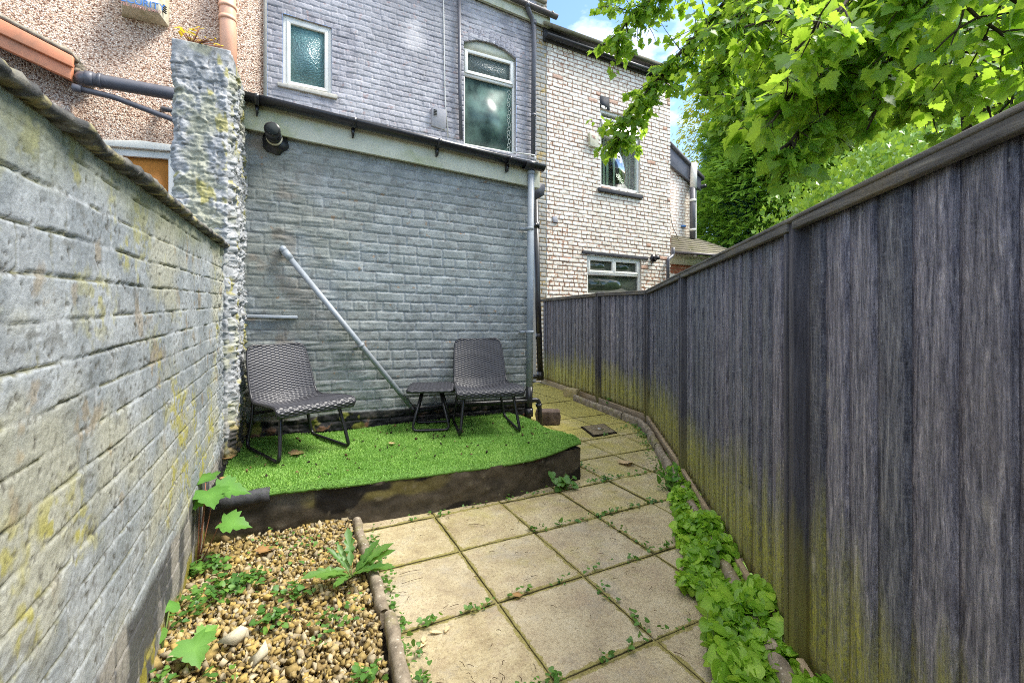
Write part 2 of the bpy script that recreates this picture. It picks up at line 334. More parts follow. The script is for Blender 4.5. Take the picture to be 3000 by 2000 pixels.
M['grass_blade'] = m_leaf('plastic_grass', (.10, .24, .03), (.18, .38, .055), (.36, .58, .13), .25, (.3, .55, .08), .3, .5)
M['turf_base'] = plain('turf_base', (.09, .20, .03), .8, .35, 60, .4)

def m_wicker():
    t = NT('woven_rattan'); v = t.coord(); k = t.attr('col'); ks = t.sep(k)
    c = t.ramp(ks[0], [(.40, (.003, .003, .004)), (.68, (.022, .022, .027)), (1., (.07, .07, .082))])  # strand tops coloured lighter as highlights, weave hollows coloured near black
    c = t.mix(t.math('MULTIPLY', t.noise(v, 9, 4), .4), c, (.06, .06, .07))
    return t.done(c, .4, None, .5)
M['wicker'] = m_wicker()

# ------------------------------------------------------------------ meshes
def wl(o):
    p = Vector((0, 0, 0))
    while o is not None: p += o.location; o = o.parent
    return np.array(p)
def mesh(name, V, Fs, mat, parent=None, smooth=False, col=None, local=False, bevel=0):
    V = np.asarray(V, float)
    if parent is not None and not local: V = V-wl(parent)
    if isinstance(Fs, np.ndarray): Fs = [Fs]
    lt = []; vi = []
    for f in Fs:
        if isinstance(f, np.ndarray) and f.ndim == 2:
            if len(f): vi.append(f.ravel()); lt.append(np.full(len(f), f.shape[1]))
        elif len(f): vi.append(np.array(f)); lt.append(np.array([len(f)]))
    vi = np.concatenate(vi).astype(np.int32); lt = np.concatenate(lt).astype(np.int32)
    me = bpy.data.meshes.new(name); me.vertices.add(len(V)); me.vertices.foreach_set('co', V.ravel().astype(np.float32))
    me.loops.add(len(vi)); me.loops.foreach_set('vertex_index', vi)
    me.polygons.add(len(lt)); me.polygons.foreach_set('loop_start', np.concatenate([[0], np.cumsum(lt)[:-1]]).astype(np.int32))
    me.update(calc_edges=True); me.validate()
    if smooth: me.polygons.foreach_set('use_smooth', np.ones(len(me.polygons), bool))
    if col is not None:
        c = np.ones((len(V), 4), np.float32); col = np.asarray(col); c[:, :col.shape[1]] = col
        a = me.color_attributes.new('col', 'FLOAT_COLOR', 'POINT'); a.data.foreach_set('color', c.ravel())
    me.materials.append(M[mat] if isinstance(mat, str) else mat)
    o = bpy.data.objects.new(name, me); COL.objects.link(o)
    if parent is not None: o.parent = parent
    if bevel:
        b = o.modifiers.new('bevel', 'BEVEL'); b.width = bevel; b.segments = 2; b.limit_method = 'ANGLE'
    return o
def join(parts):
    Vs = []; Fs = []; n = 0
    for V, f in parts:
        Vs.append(np.asarray(V, float))
        for q in ([f] if isinstance(f, np.ndarray) and f.ndim == 2 else f):
            Fs.append(np.asarray(q)+n)
        n += len(V)
    return np.concatenate(Vs), Fs
def tag(o, label, cat, group=None, kind=None):
    o['label'] = label; o['category'] = cat
    if group: o['group'] = group
    if kind: o['kind'] = kind
    return o
def thing(name, loc, label, cat, group=None, rz=0):
    o = bpy.data.objects.new(name, None); COL.objects.link(o); o.location = tuple(loc); o.rotation_euler = (0, 0, rz); o.empty_display_size = .1
    return tag(o, label, cat, group)
def box(x0, x1, y0, y1, z0, z1):
    V = np.array([(x, y, z) for x in (x0, x1) for y in (y0, y1) for z in (z0, z1)])
    return V, np.array([(0, 1, 3, 2), (4, 6, 7, 5), (0, 4, 5, 1), (2, 3, 7, 6), (0, 2, 6, 4), (1, 5, 7, 3)])
def prism(poly, y0, y1):                                     # polygon in X-Z, pushed from y0 (front) back to y1
    n = len(poly); V = np.array([(a, y0, b) for a, b in poly]+[(a, y1, b) for a, b in poly])
    return V, [list(range(n)), list(range(2*n-1, n-1, -1))]+[[i, i+n, (i+1) % n+n, (i+1) % n] for i in range(n)]
def beam(p0, p1, wd, ht, up=(0, 0, 1)):
    p0 = np.asarray(p0, float); p1 = np.asarray(p1, float); d = p1-p0; d /= np.linalg.norm(d); up = np.asarray(up, float)
    s = np.cross(d, up); s /= np.linalg.norm(s); u = np.cross(s, d)
    V = np.array([p+s*a*wd/2+u*b*ht/2 for p in (p0, p1) for a, b in ((-1, -1), (1, -1), (1, 1), (-1, 1))])
    return V, np.array([(0, 1, 2, 3), (7, 6, 5, 4), (0, 4, 5, 1), (1, 5, 6, 2), (2, 6, 7, 3), (3, 7, 4, 0)])
def tube(pts, rad, n=10, closed=False, caps=True):
    P = np.asarray(pts, float); m = len(P); rad = np.full(m, rad) if np.isscalar(rad) else np.asarray(rad)
    T = np.gradient(P, axis=0)
    if closed: T = np.roll(P, -1, 0)-np.roll(P, 1, 0)
    T /= np.linalg.norm(T, axis=1)[:, None]+1e-12
    a = np.array([0, 0, 1.]) if abs(T[0][2]) < .9 else np.array([1., 0, 0]); nrm = np.cross(T[0], a); nrm /= np.linalg.norm(nrm)
    V = []; th = np.arange(n)*2*math.pi/n
    for i in range(m):
        nrm = nrm-T[i]*np.dot(nrm, T[i]); nrm /= np.linalg.norm(nrm); b = np.cross(T[i], nrm)
        V.append(P[i]+rad[i]*(np.cos(th)[:, None]*nrm+np.sin(th)[:, None]*b))
    V = np.concatenate(V); k = m if closed else m-1; i = np.arange(k)[:, None]*n; j = np.arange(n)[None]; i2 = ((np.arange(k)+1) % m)[:, None]*n; j2 = (j+1) % n
    f = np.stack([i+j, i+j2, i2+j2, i2+j], -1).reshape(-1, 4); Fs = [f]
    if caps and not closed: Fs += [list(range(n-1, -1, -1)), list(range((m-1)*n, m*n))]
    return V, Fs
def rpath(pts, r, k=6, closed=False):                        # polyline with rounded corners
    P = [np.asarray(p, float) for p in pts]; n = len(P); out = []
    for i in range(n):
        if not closed and i in (0, n-1): out.append(P[i]); continue
        a, b, c = P[i-1], P[i], P[(i+1) % n]; d1 = (a-b); d2 = (c-b); l1 = np.linalg.norm(d1); l2 = np.linalg.norm(d2); q = min(r, l1*.48, l2*.48)
        s = b+d1/l1*q; e = b+d2/l2*q
        for j in range(k+1):
            t = j/k; out.append((1-t)**2*s+2*t*(1-t)*b+t*t*e)
    return np.array(out)
def sweep(prof, p0, p1, up=(0, 0, 1), loop=False):           # 2-D profile (side, up) run from p0 to p1
    p0 = np.asarray(p0, float); p1 = np.asarray(p1, float); d = (p1-p0)/np.linalg.norm(p1-p0); s = np.cross(d, up); s /= np.linalg.norm(s); u = np.cross(s, d)
    n = len(prof); V = np.array([p+s*a+u*b for p in (p0, p1) for a, b in prof])
    Fs = [[i, (i+1) % n, (i+1) % n+n, i+n] for i in range(n)]+[list(range(n-1, -1, -1)), list(range(n, 2*n))]
    return V, Fs
def gutter_prof(r, t=.006, n=10):
    a = [(r*math.cos(x), r*math.sin(x)) for x in np.linspace(-math.pi, 0, n)]
    b = [((r-t)*math.cos(x), (r-t)*math.sin(x)) for x in np.linspace(0, -math.pi, n)]
    return a+b
def grid_faces(nu, nv):
    i = np.arange(nu-1)[:, None]*nv; j = np.arange(nv-1)[None]
    return np.stack([i+j, i+nv+j, i+nv+j+1, i+j+1], -1).reshape(-1, 4)
def field_wall(O, U, Vv, N, u, v, h, thick):
    nu, nv = h.shape; uu, vv = np.meshgrid(u, v, indexing='ij')
    P = np.asarray(O)+uu[..., None]*np.asarray(U)+vv[..., None]*np.asarray(Vv)+h[..., None]*np.asarray(N)
    V = P.reshape(-1, 3); Fs = [grid_faces(nu, nv)]
    idx = np.arange(nu*nv).reshape(nu, nv); ring = np.concatenate([idx[:-1, 0], idx[-1, :-1], idx[:0:-1, -1], idx[0, :0:-1]])
    B = V[ring]-np.asarray(N)*(h.reshape(-1)[ring][:, None]+thick); m = len(ring); b0 = len(V); k = np.arange(m)
    Fs.append(np.stack([ring, b0+k, b0+(k+1) % m, ring[(k+1) % m]], -1)); Fs.append(list(range(b0, b0+m)))
    return np.concatenate([V, B]), Fs, ring
def bricks(u, v, L, Hc, mo, seed, wob=.006, edge=.012, hdr=5, shift=0.):
    """height 0..1 of a painted brick face, mortar mask, brick hash"""
    w1 = fbm(u*5, v*5, 3, seed)-.5; w2 = fbm(u*5+9, v*5, 3, seed+9)-.5; f1 = fbm(u*38, v*38, 3, seed+3)-.5; f2 = fbm(u*38+5, v*38, 3, seed+4)-.5
    U = u+w1*wob*3+f1*wob*1.4; Vv = v+w2*wob*3+f2*wob*1.4+shift*u
    row = np.floor(Vv/Hc); fv = Vv-row*Hc; ri = row.astype(np.int64)
    hd = (ri % hdr) == 0; l = np.where(hd, L*.5, L); off = np.where(ri % 2 == 0, 0., .5)*l+_h(ri, ri*0+3, seed)*.05
    c = np.floor((U+off)/l); fu = U+off-c*l; ci = c.astype(np.int64); hb = _h(ci, ri, seed+5)
    d = np.minimum(np.minimum(fu, l-fu)*1.15, np.minimum(fv, Hc-fv))-mo/2
    bricks.d = d+mo/2
    return sm(-edge*.25, edge, d), 1-sm(-.001, .005, d), hb

STONE = lambda: None
# ------------------------------------------------------------------ ground
g = mesh('ground', np.array([(-300, -300, -.035), (300, -300, -.035), (300, 300, -.035), (-300, 300, -.035)], float), np.array([(0, 1, 2, 3)]), 'soil'); g['kind'] = 'structure'
tag(g, 'dark bare soil under the whole yard', 'ground', kind='structure')

KERB = [np.array(p) for p in [(3.70, 5.42), (3.62, 4.85), (3.55, 4.2), (3.50, 3.86), (3.30, 3.50), (3.01, 3.10), (2.655, 2.585), (2.345, 2.15), (2.09, 1.80), (1.80, 1.39), (1.53, 1.01), (1.16, .48), (.8, -.05)]]
FEN = [np.array(p) for p in [(4.13, 7.06), (3.892, 5.088), (3.727, 3.952), (2.719, 2.501), (1.609, .962), (.53, -.58)]]
def kerb_x(y):
    ys = [p[1] for p in KERB][::-1]; xs = [p[0] for p in KERB][::-1]; ys = ys+[5.46, 7.2]; xs = xs+[4.0, 4.1]; return np.interp(y, ys, xs)
LOG = [(.30, .55), (.315, 1.0), (.333, 1.50), (.359, 1.86), (.362, 2.29), (.372, 2.79)]
def log_x(y): return np.interp(y, [p[1] for p in LOG], [p[0] for p in LOG])

# paving flags: one path, every flag a bevelled slab with its own tilt
def slab_mesh():
    Vs = []; Fs = []; cs = []; n = 0
    xs = [.375+.0, .82, 1.268, 1.712, 2.150, 2.585, 3.06, 3.50, 3.95, 4.4]; ys = [-.55, -.1, .37, .84, 1.312, 1.782, 2.258, 2.705, 3.178, 3.655, 4.07, 4.50, 4.95, 5.40, 5.85, 6.3, 6.75, 7.08]
    for i in range(len(xs)-1):
        for j in range(len(ys)-1):
            x0, x1, y0, y1 = xs[i], xs[i+1], ys[j], ys[j+1]
            if x1 < 1.9 and y0 > 2.8: continue
            if y0 > 3.9 and x0 < 2.2: pass
            sh = random.uniform(-.008, .008); gp = .0042
            poly = [(x0+gp+sh*.4, y0+gp), (x1-gp+sh*.4, y0+gp-sh*.5), (x1-gp, y1-gp+sh*.5), (x0+gp, y1-gp)]
            # cut to the kerb line
            def inside(p): return kerb_x(p[1])-.03-p[0]
            out = []
            for k in range(4):
                a, b = poly[k], poly[(k+1) % 4]; da, db = inside(a), inside(b)
                if da >= 0: out.append(a)
                if da*db < 0:
                    t = da/(da-db); out.append((a[0]+(b[0]-a[0])*t, a[1]+(b[1]-a[1])*t))
            if len(out) < 3: continue
            poly = np.array(out); ce = poly.mean(0); z = random.uniform(-.0025, .003); tx, ty = random.uniform(-.006, .006), random.uniform(-.006, .006); rc = random.random()
            m = len(poly)
            dense = []
            for k in range(m):
                a, b = poly[k], poly[(k+1) % m]; q = max(2, int(np.linalg.norm(b-a)/.03))
                for s_ in range(q): dense.append(a+(b-a)*s_/q)
            dense = np.array(dense); m = len(dense)
            jit = (fbm(dense[:, 0]*30, dense[:, 1]*30, 3, 5)-.5)*.008
            rings = []
            for sc, zz, e in ((1., -.04, 0.), (1., -.005, 0.), (.992, -.001, .03), (.96, 0., .12), (.85, 0., .5), (.6, .0, 1.), (.25, 0., 1.)):
                P = ce+(dense-ce)*(sc+jit[:, None]*(1 if sc > .97 else .3)/.25); zc = zz+z+(P[:, 0]-ce[0])*tx+(P[:, 1]-ce[1])*ty+(fbm(P[:, 0]*7, P[:, 1]*7, 3, 8)-.5)*.006
                rings.append(np.column_stack([P, zc])); cs.append(np.tile([rc, e, random.random() if 0 else rc], (m, 1)))
            Vs += rings; k = np.arange(m)
            for r in range(len(rings)-1):
                Fs.append(np.stack([n+r*m+k, n+r*m+(k+1) % m, n+(r+1)*m+(k+1) % m, n+(r+1)*m+k], -1))
            Fs.append(list(range(n+(len(rings)-1)*m, n+len(rings)*m))); n += len(rings)*m
    ys2 = np.linspace(-.55, 7.08, 90); L = np.array([(.37 if y < 2.8 else 1.95, y, -.008) for y in ys2]); Rr = np.array([(kerb_x(y)-.02, y, -.008) for y in ys2]); k = np.arange(89); Vs += [L, Rr]; cs.append(np.tile([.5, .035, .5], (180, 1))); Fs.append(np.stack([n+k, n+90+k, n+91+k, n+1+k], -1))
    return np.concatenate(Vs), Fs, np.concatenate(cs)
V, Fs, cc = slab_mesh()
o = mesh('path', V, Fs, 'slab', col=cc); tag(o, 'square sandy paving flags with mossy joints', 'path', kind='structure')

# ------------------------------------------------------------------ gravel bed
def ico():
    p = (1+5**.5)/2; V = np.array([(-1, p, 0), (1, p, 0), (-1, -p, 0), (1, -p, 0), (0, -1, p), (0, 1, p), (0, -1, -p), (0, 1, -p), (p, 0, -1), (p, 0, 1), (-p, 0, -1), (-p, 0, 1)])/np.sqrt(1+p*p)
    f = [(0, 11, 5), (0, 5, 1), (0, 1, 7), (0, 7, 10), (0, 10, 11), (1, 5, 9), (5, 11, 4), (11, 10, 2), (10, 7, 6), (7, 1, 8), (3, 9, 4), (3, 4, 2), (3, 2, 6), (3, 6, 8), (3, 8, 9), (4, 9, 5), (2, 4, 11), (6, 2, 10), (8, 6, 7), (9, 8, 1)]
    return V, np.array(f)
def ico2():
    V, f = ico(); V = list(V); mid = {}; nf = []
    def m(a, b):
        k = (min(a, b), max(a, b))
        if k not in mid: q = V[a]+V[b]; mid[k] = len(V); V.append(q/np.linalg.norm(q))
        return mid[k]
    for a, b, c in f:
        x, y, z = m(a, b), m(b, c), m(c, a); nf += [(a, x, z), (b, y, x), (c, z, y), (x, y, z)]
    return np.array(V), np.array(nf)
def rand_rot(n):
    q = rng.normal(size=(n, 4)); q /= np.linalg.norm(q, axis=1)[:, None]; w_, x, y, z = q.T
    return np.stack([1-2*(y*y+z*z), 2*(x*y-z*w_), 2*(x*z+y*w_), 2*(x*y+z*w_), 1-2*(x*x+z*z), 2*(y*z-x*w_), 2*(x*z-y*w_), 2*(y*z+x*w_), 1-2*(x*x+y*y)], -1).reshape(-1, 3, 3)
def bed_front(x): return np.full_like(np.asarray(x, float), 2.82)
def stones(pos, size, pal, name):
    V0 = np.array([(x, y, z) for x in (-1, 1) for y in (-1, 1) for z in (-1, 1)], float)*.78; f0 = np.array([(0, 1, 3), (0, 3, 2), (4, 6, 7), (4, 7, 5), (0, 4, 5), (0, 5, 1), (2, 3, 7), (2, 7, 6), (0, 2, 6), (0, 6, 4), (1, 5, 7), (1, 7, 3)]); n = len(pos)
    # angular chips: flatten every vertex against random cutting planes
    d = rng.normal(size=(n, 9, 3)); d /= np.linalg.norm(d, axis=2)[..., None]; lim = rng.uniform(.25, .6, size=(n, 9))
    P = np.repeat(V0[None], n, 0)+rng.uniform(-.42, .42, (n, len(V0), 3))
    for k in range(1):
        dp = np.einsum('nvj,nj->nv', P, d[:, k]); ex = np.clip(dp-lim[:, k][:, None], 0, None); P = P-ex[..., None]*d[:, k][:, None]
    sc = np.stack([rng.uniform(.8, 1.35, n), rng.uniform(.7, 1.1, n), rng.uniform(.45, .8, n)], -1)*size[:, None]
    Rm = rand_rot(n); tl = rng.uniform(0, 1, n)
    P = np.einsum('nij,nvj->nvi', Rm, P*sc[:, None])+pos[:, None]
    Fc = (f0[None]+np.arange(n)[:, None, None]*len(V0)).reshape(-1, 3)
    c = np.array(pal)[rng.integers(0, len(pal), n)]*rng.uniform(.62, 1.0, n)[:, None]
    return P.reshape(-1, 3), Fc, np.repeat(c, len(V0), 0)
n = 26000
px_ = rng.uniform(-.47, .40, n); py_ = rng.uniform(.55, 2.86, n); ok = (px_ < log_x(py_)-.03)
px_, py_ = px_[ok], py_[ok]; n = len(px_)
pz_ = rng.uniform(-.02, .035, n)+.012*fbm(px_*4, py_*4, 2, 3)
sz = rng.choice([.0075, .0100, .0130, .0165], n, p=[.36, .38, .2, .06])*rng.uniform(.8, 1.25, n)
V, Fc, c = stones(np.column_stack([px_, py_, pz_]), sz, [(.40, .29, .11), (.33, .235, .08), (.47, .36, .17), (.50, .42, .27), (.24, .17, .07), (.33, .27, .17), (.45, .32, .10)], 'gravel')
o = mesh('gravel', V, Fc, 'stone_chips', col=c); tag(o, 'yellow ochre gravel chips between the grey brick wall and the paving', 'gravel', kind='stuff')
for (qx, qy, dia, lab) in ((470*.0+697, 1870, .045, 'largest pale stone lying in the middle of the gravel'), (757, 1925, .034, 'pale flat stone in the gravel near the front of the yard')):
    p = G(qx, qy, .05); V, Fc, c = stones(np.array([p]), np.array([dia]), [(.52, .47, .34)], 's')
    tag(mesh('pale_stone', V, Fc, 'stone_chips', col=c), lab, 'stone', 'larger stones in the gravel')

# ------------------------------------------------------------------ edging stones
def edging(pts, wd, ht, z0=-.02, bev=.02):
    P = np.array([(a, b) for a, b in pts], float); L = np.concatenate([[0], np.cumsum(np.linalg.norm(np.diff(P, axis=0), axis=1))]); m = max(4, int(L[-1]/.02)); s = np.linspace(0, L[-1], m)
    C = np.column_stack([np.interp(s, L, P[:, 0]), np.interp(s, L, P[:, 1])]); C[1:-1] = (C[:-2]+C[1:-1]*2+C[2:])/4 if len(pts) > 2 else C[1:-1]
    T = np.gradient(C, axis=0); T /= np.linalg.norm(T, axis=1)[:, None]; Nn = np.column_stack([T[:, 1], -T[:, 0]])
    pr = [(-wd/2, z0)]+[(wd/2*math.cos(a), ht-wd/2+wd/2*math.sin(a)) for a in np.linspace(math.pi, 0, 9)]+[(wd/2, z0)]
    k = len(pr); V = []
    for i in range(m):
        e = min(i, m-1-i); q = .90 if e == 0 else .98 if e == 1 else 1.
        for a, b in pr:
            x = C[i]+Nn[i]*a*q; nn = (vn(x[0]*25+b*30, x[1]*25, 4)-.5)*.009+(vn(x[0]*8, x[1]*8+b*9, 7)-.5)*.012
            V.append((x[0]+Nn[i][0]*nn, x[1]+Nn[i][1]*nn, z0+(b-z0)*q+nn*.7))
    i = np.arange(m-1)[:, None]*k; j = np.arange(k-1)[None]
    f = np.stack([i+j, i+j+1, i+k+j+1, i+k+j], -1).reshape(-1, 4)
    return np.array(V), [f, list(range(k)), list(range((m-1)*k+k-1, (m-1)*k-1, -1))]
def seg(a, b): return [KERB[i] for i in range(a, b+1)]
def shrink(pts, e=.008):
    P = [np.asarray(p, float) for p in pts]; d = P[1]-P[0]; P[0] = P[0]+d/np.linalg.norm(d)*e; d = P[-2]-P[-1]; P[-1] = P[-1]+d/np.linalg.norm(d)*e; return P
for pts, lab in ((seg(0, 2), 'straight mossy edging stone in front of the far fence panels'), (seg(2, 4), 'curved edging stone bending round at the corner of the fence'),
                 (seg(4, 5), 'short edging stone next to the curved one, left of the fence'), (seg(5, 6), 'edging stone beside the small weeds, midway along the fence'),
                 (seg(6, 8), 'edging stone half hidden where the leafy ground cover begins'), (seg(8, 10), 'edging stone under the thick of the leafy ground cover'), (seg(10, 12), 'edging stone nearest the camera beside the fence')):
    V, f = edging(shrink(pts), .060, .080); tag(mesh('edging_stone', V, f, 'edging', smooth=True), lab, 'edging stone', 'rounded edging stones along the path')
for a, b, lab in ((3, 5, 'edging stone between gravel and flags, touching the dark plinth'), (1, 3, 'thick pale edging stone between gravel and flags at the bottom of the view'), (0, 1, 'edging stone between gravel and flags nearest the camera')):
    P = shrink([LOG[i] for i in range(a, b+1)]); P = [p+np.array([0.012*(a == 1), 0]) for p in P]
    V, f = edging(P, .047, .068); tag(mesh('edging_stone', V, f, 'edging', smooth=True), lab, 'edging stone', 'rounded edging stones along the path')

# ------------------------------------------------------------------ left boundary wall, coping, pier
WX0, WX1, WYE = -.435, -.375, 3.62
def wall_top(y): return 1.603+.022*np.asarray(y)
wl_t = thing('boundary_wall', (-.5, 1.8, 0), 'long grey painted brick garden wall with mossy stains on the left', 'wall')
dy = .0048; u = np.arange(-.4, WYE, dy); v = np.linspace(-.06, 1.0, 370)
uu, vv = np.meshgrid(u, v, indexing='ij'); zz = vv*wall_top(uu)
hb_, mo_, id_ = bricks(uu, zz, .262, .0865, .006, 21, .0030, .0034, 5, -.02); jd = bricks.d+.003*(fbm(uu*60, zz*60, 3, 136)-.5)
big = fbm(uu*2.2, zz*2.2, 4, 31); md = fbm(uu*9, zz*9, 4, 32); fi = fbm(uu*42, zz*42, 4, 33); vf = fbm(uu*95, zz*95, 3, 133)
flush = sm(.42, .6, fbm(uu*6, zz*6, 3, 134))                  # joints half filled with paint
h = hb_*.0036*(1-.7*flush)+(id_-.5)*.004+(md-.5)*.002+(fi-.5)*.0024+(vf-.5)*.0022+(big-.5)*.006
jl = np.abs(((zz-.02*uu)/.0865) % 1-.5)*2                      # 1 on a bed joint
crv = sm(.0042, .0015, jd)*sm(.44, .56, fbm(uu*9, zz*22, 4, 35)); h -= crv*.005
pit = sm(.70, .76, fbm(uu*60, zz*60, 3, 135)); h -= pit*.003
rough_end = sm(3.0, 3.5, uu); h += rough_end*(fbm(uu*26, zz*26, 4, 36)-.5)*.03
base = lerp((.195, .213, .222), (.275, .292, .297), sm(.3, .7, md)); base = base*(.92+.16*id_)[..., None]*(.85+.3*fi)[..., None]
base = lerp(base, (.37, .385, .39), mo_*flush*.45)
base = lerp(base, (.315, .305, .225), sm(.48, .66, fbm(uu*2.4+3, zz*3.4, 4, 41))*.7)
st = sm(.52, .70, fbm(uu*9, zz*7, 6, 42))*sm(.42, .62, fbm(uu*1.7, zz*1.9, 3, 43))*sm(.36, .55, fbm(uu*40, zz*40, 3, 142)); base = lerp(base, (.30, .275, .055), st*.85)
rs = sm(.63, .72, fbm(uu*13+4, zz*10, 6, 44))*sm(.45, .6, fbm(uu*2, zz*2, 3, 143)); base = lerp(base, (.22, .15, .06), rs*.45)
base = lerp(base, (.075, .07, .055), np.clip(pit*.9+sm(.66, .75, fbm(uu*30, zz*38, 4, 45))*.55, 0, 1)*.85)
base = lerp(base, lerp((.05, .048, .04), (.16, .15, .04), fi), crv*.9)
tp = (wall_top(uu)-zz); base = lerp(base, (.15, .16, .085), sm(.16, .0, tp+.14*(fbm(uu*6, zz*4, 4, 46)-.5))*.75)
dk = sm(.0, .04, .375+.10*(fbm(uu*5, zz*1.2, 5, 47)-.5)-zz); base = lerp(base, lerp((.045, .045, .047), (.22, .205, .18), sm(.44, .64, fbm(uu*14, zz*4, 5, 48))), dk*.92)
ms = sm(.0, .05, .14+.14*(fbm(uu*6, zz*3, 4, 49)-.5)-zz); base = lerp(base, (.20, .175, .03), ms*sm(.40, .55, fbm(uu*16, zz*11, 4, 50)))
O = np.array([WX0, 0, 0]); ex = (WX1-WX0)/WYE
P = np.stack([WX0+ex*uu+h, uu, zz], -1); nu, nv = uu.shape
Vm = P.reshape(-1, 3); B = [(WX0-.22, -.6, -.06), (WX0-.22, WYE, -.06), (WX0-.22, WYE, float(wall_top(WYE))), (WX0-.22, -.6, float(wall_top(-.6)))]
nb0 = len(Vm); a, b_, c_, d_ = 0, (nu-1)*nv, nu*nv-1, nv-1
Fs = [grid_faces(nu, nv), np.array([(nb0, nb0+3, nb0+2, nb0+1), (b_, nb0+1, nb0+2, c_), (d_, c_, nb0+2, nb0+3), (a, d_, nb0+3, nb0)])]
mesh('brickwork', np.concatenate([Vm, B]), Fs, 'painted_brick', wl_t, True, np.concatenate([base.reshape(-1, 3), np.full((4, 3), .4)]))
# coping slabs (pieces of thin stone, broken front edges)
def coping(y0, y1, zo, seed):
    m = max(8, int((y1-y0)/.012)); ys = np.linspace(y0, y1, m); xf = WX0+ex*ys+.045+(fbm(ys*7, ys*0+seed, 4, seed)-.5)*.035+(fbm(ys*60, ys*0, 3, seed+2)-.5)*.012-.012
    zt = wall_top(ys)+zo; th = .030+(fbm(ys*20, ys*0, 3, seed+1)-.5)*.008
    nn = lambda k: (fbm(ys*40, ys*0+k, 3, seed+k)-.5)*.005
    prof = [(xf*0-.70, zt*1), (xf-.012, zt+nn(1)), (xf-.012+.0, zt+.0+nn(2)), (xf, zt+.006+nn(3)), (xf+.004, zt+th*.45), (xf-.004, zt+th*.9+nn(4)), (xf-.03, zt+th+nn(5)), (xf*0-.70, zt+th)]
    k = len(prof); V = np.stack([np.stack([a_, ys, b_], -1) for a_, b_ in prof], 1).reshape(-1, 3)
    i = np.arange(m-1)[:, None]*k; j = np.arange(k)[None]; j2 = (j+1) % k
    f = np.stack([i+j, i+k+j, i+k+j2, i+j2], -1).reshape(-1, 4)
    n1 = fbm(V[:, 1]*34, V[:, 2]*50+V[:, 0]*30, 4, seed+8); n2 = fbm(V[:, 1]*30, V[:, 2]*60+V[:, 0]*30, 4, seed+9)
    c = lerp((.06, .06, .058), (.17, .16, .135), sm(.40, .66, n1)); c = lerp(c, (.32, .28, .14), sm(.6, .7, n2)*.8)
    return V, [f, list(range(k)), list(range((m-1)*k+k-1, (m-1)*k-1, -1))], c
for y0, y1, zo in ((-.6, .93, .004), (.937, 1.62, -.004), (1.627, 2.55, .0), (2.557, 3.60, .003)):
    V, f, c = coping(y0, y1, zo, int(y0*10)+30); mesh('coping', V, f, 'coping_stone', wl_t, False, c)

# pier: tall rough pillar where the wall meets the house
PT = 3.02
pier = thing('brick_pier', (-.48, 3.85, 0), 'tall rough grey painted brick pier standing where the garden wall meets the house', 'pier')
def pier_face(O, U, N, wd, z0, z1, seed, wid):
    u = np.arange(0, wd+.001, .0065); v = np.arange(z0, z1+.001, .0065); uu, vv = np.meshgrid(u, v, indexing='ij')
    hb, mo, idd = bricks(uu+seed*.13, vv, .23, .0865, .010, seed, .013, .007, 3)
    rdg = lambda k, a, b, o: 1-np.abs(2*fbm(uu*a+k, vv*b, o, seed+k)-1)
    n1 = fbm(uu*8, vv*8, 4, seed+1); n2 = fbm(uu*30, vv*22, 4, seed+2)
    cap = sm(z1-.12, z1-.105, vv)
    rg = (hb*.0045+(idd-.5)*.006+(n1-.5)*.016+(n2-.5)*.014+(sm(.74, .98, rdg(11, 9, 11, 5))*.013+sm(.8, .98, rdg(12, 19, 22, 4))*.009)*(.4+wid))*(1-cap)+cap*(.004+(n2-.5)*.006)
    tap = (vv-z1)*0.0
    ed = np.minimum(uu, wd-uu); rg -= sm(.03, 0., ed)*(.012+.03*n1)*(1-cap*.7)
    c = lerp((.23, .24, .245), (.36, .365, .37), sm(.35, .65, n2)); c = lerp(c, (.10, .10, .09), sm(.5, .62, fbm(uu*12, vv*26, 4, seed+8))*mo*.8); c = lerp(c, (.30, .30, .20), sm(.55, .7, fbm(uu*6, vv*5, 4, seed+4))*.7)
    c = lerp(c, (.30, .27, .07), sm(.64, .72, fbm(uu*11, vv*7, 4, seed+5))*.8); c = lerp(c, (.10, .095, .08), sm(.64, .74, fbm(uu*24, vv*30, 4, seed+6))*.7*wid)
    c = lerp(c, lerp((.06, .055, .05), (.34, .26, .11), sm(.45, .62, fbm(uu*22, vv*14, 4, seed+7))), sm(.05, -.15, vv-.55-.3*(n1-.5))*wid)
    return uu, vv, rg, c
x0, x1, y0, y1 = -.655, -.325, 3.60, 4.16
uu, vv, rg, c = pier_face(None, None, None, x1-x0, 0, PT, 51, .25)
Vf, Ff, ring = field_wall((x0, y0, 0), (1, 0, 0), (0, 0, 1), (0, -1, 0), uu[:, 0], vv[0], rg, .1)
Vf[:, 0] += ((fbm(Vf[:, 2]*9, Vf[:, 2]*0, 4, 58)-.5)*.05+(fbm(Vf[:, 2]*40, Vf[:, 2]*0, 3, 59)-.5)*.02)*sm(.09, 0., Vf[:, 0]-x0)*sm(PT, PT-.1, Vf[:, 2])
cf = np.concatenate([c.reshape(-1, 3), np.full((len(ring), 3), .4)])
uu, vv, rg, c = pier_face(None, None, None, y1-y0, 0, PT-.02, 61, 1.)
lean = (uu/(y1-y0))*.035                                  # the pier widens a little towards the house
Vr, Fr, ring = field_wall((x1, y0, 0), (0, 1, 0), (0, 0, 1), (1, 0, 0), uu[:, 0], vv[0], rg+lean, .1)
cr_ = np.concatenate([c.reshape(-1, 3), np.full((len(ring), 3), .4)])
bx_ = box(x0+.02, x1-.01, y0+.02, y1, 0, PT-.006)
V, f = join([(Vf, Ff), (Vr, Fr), bx_])
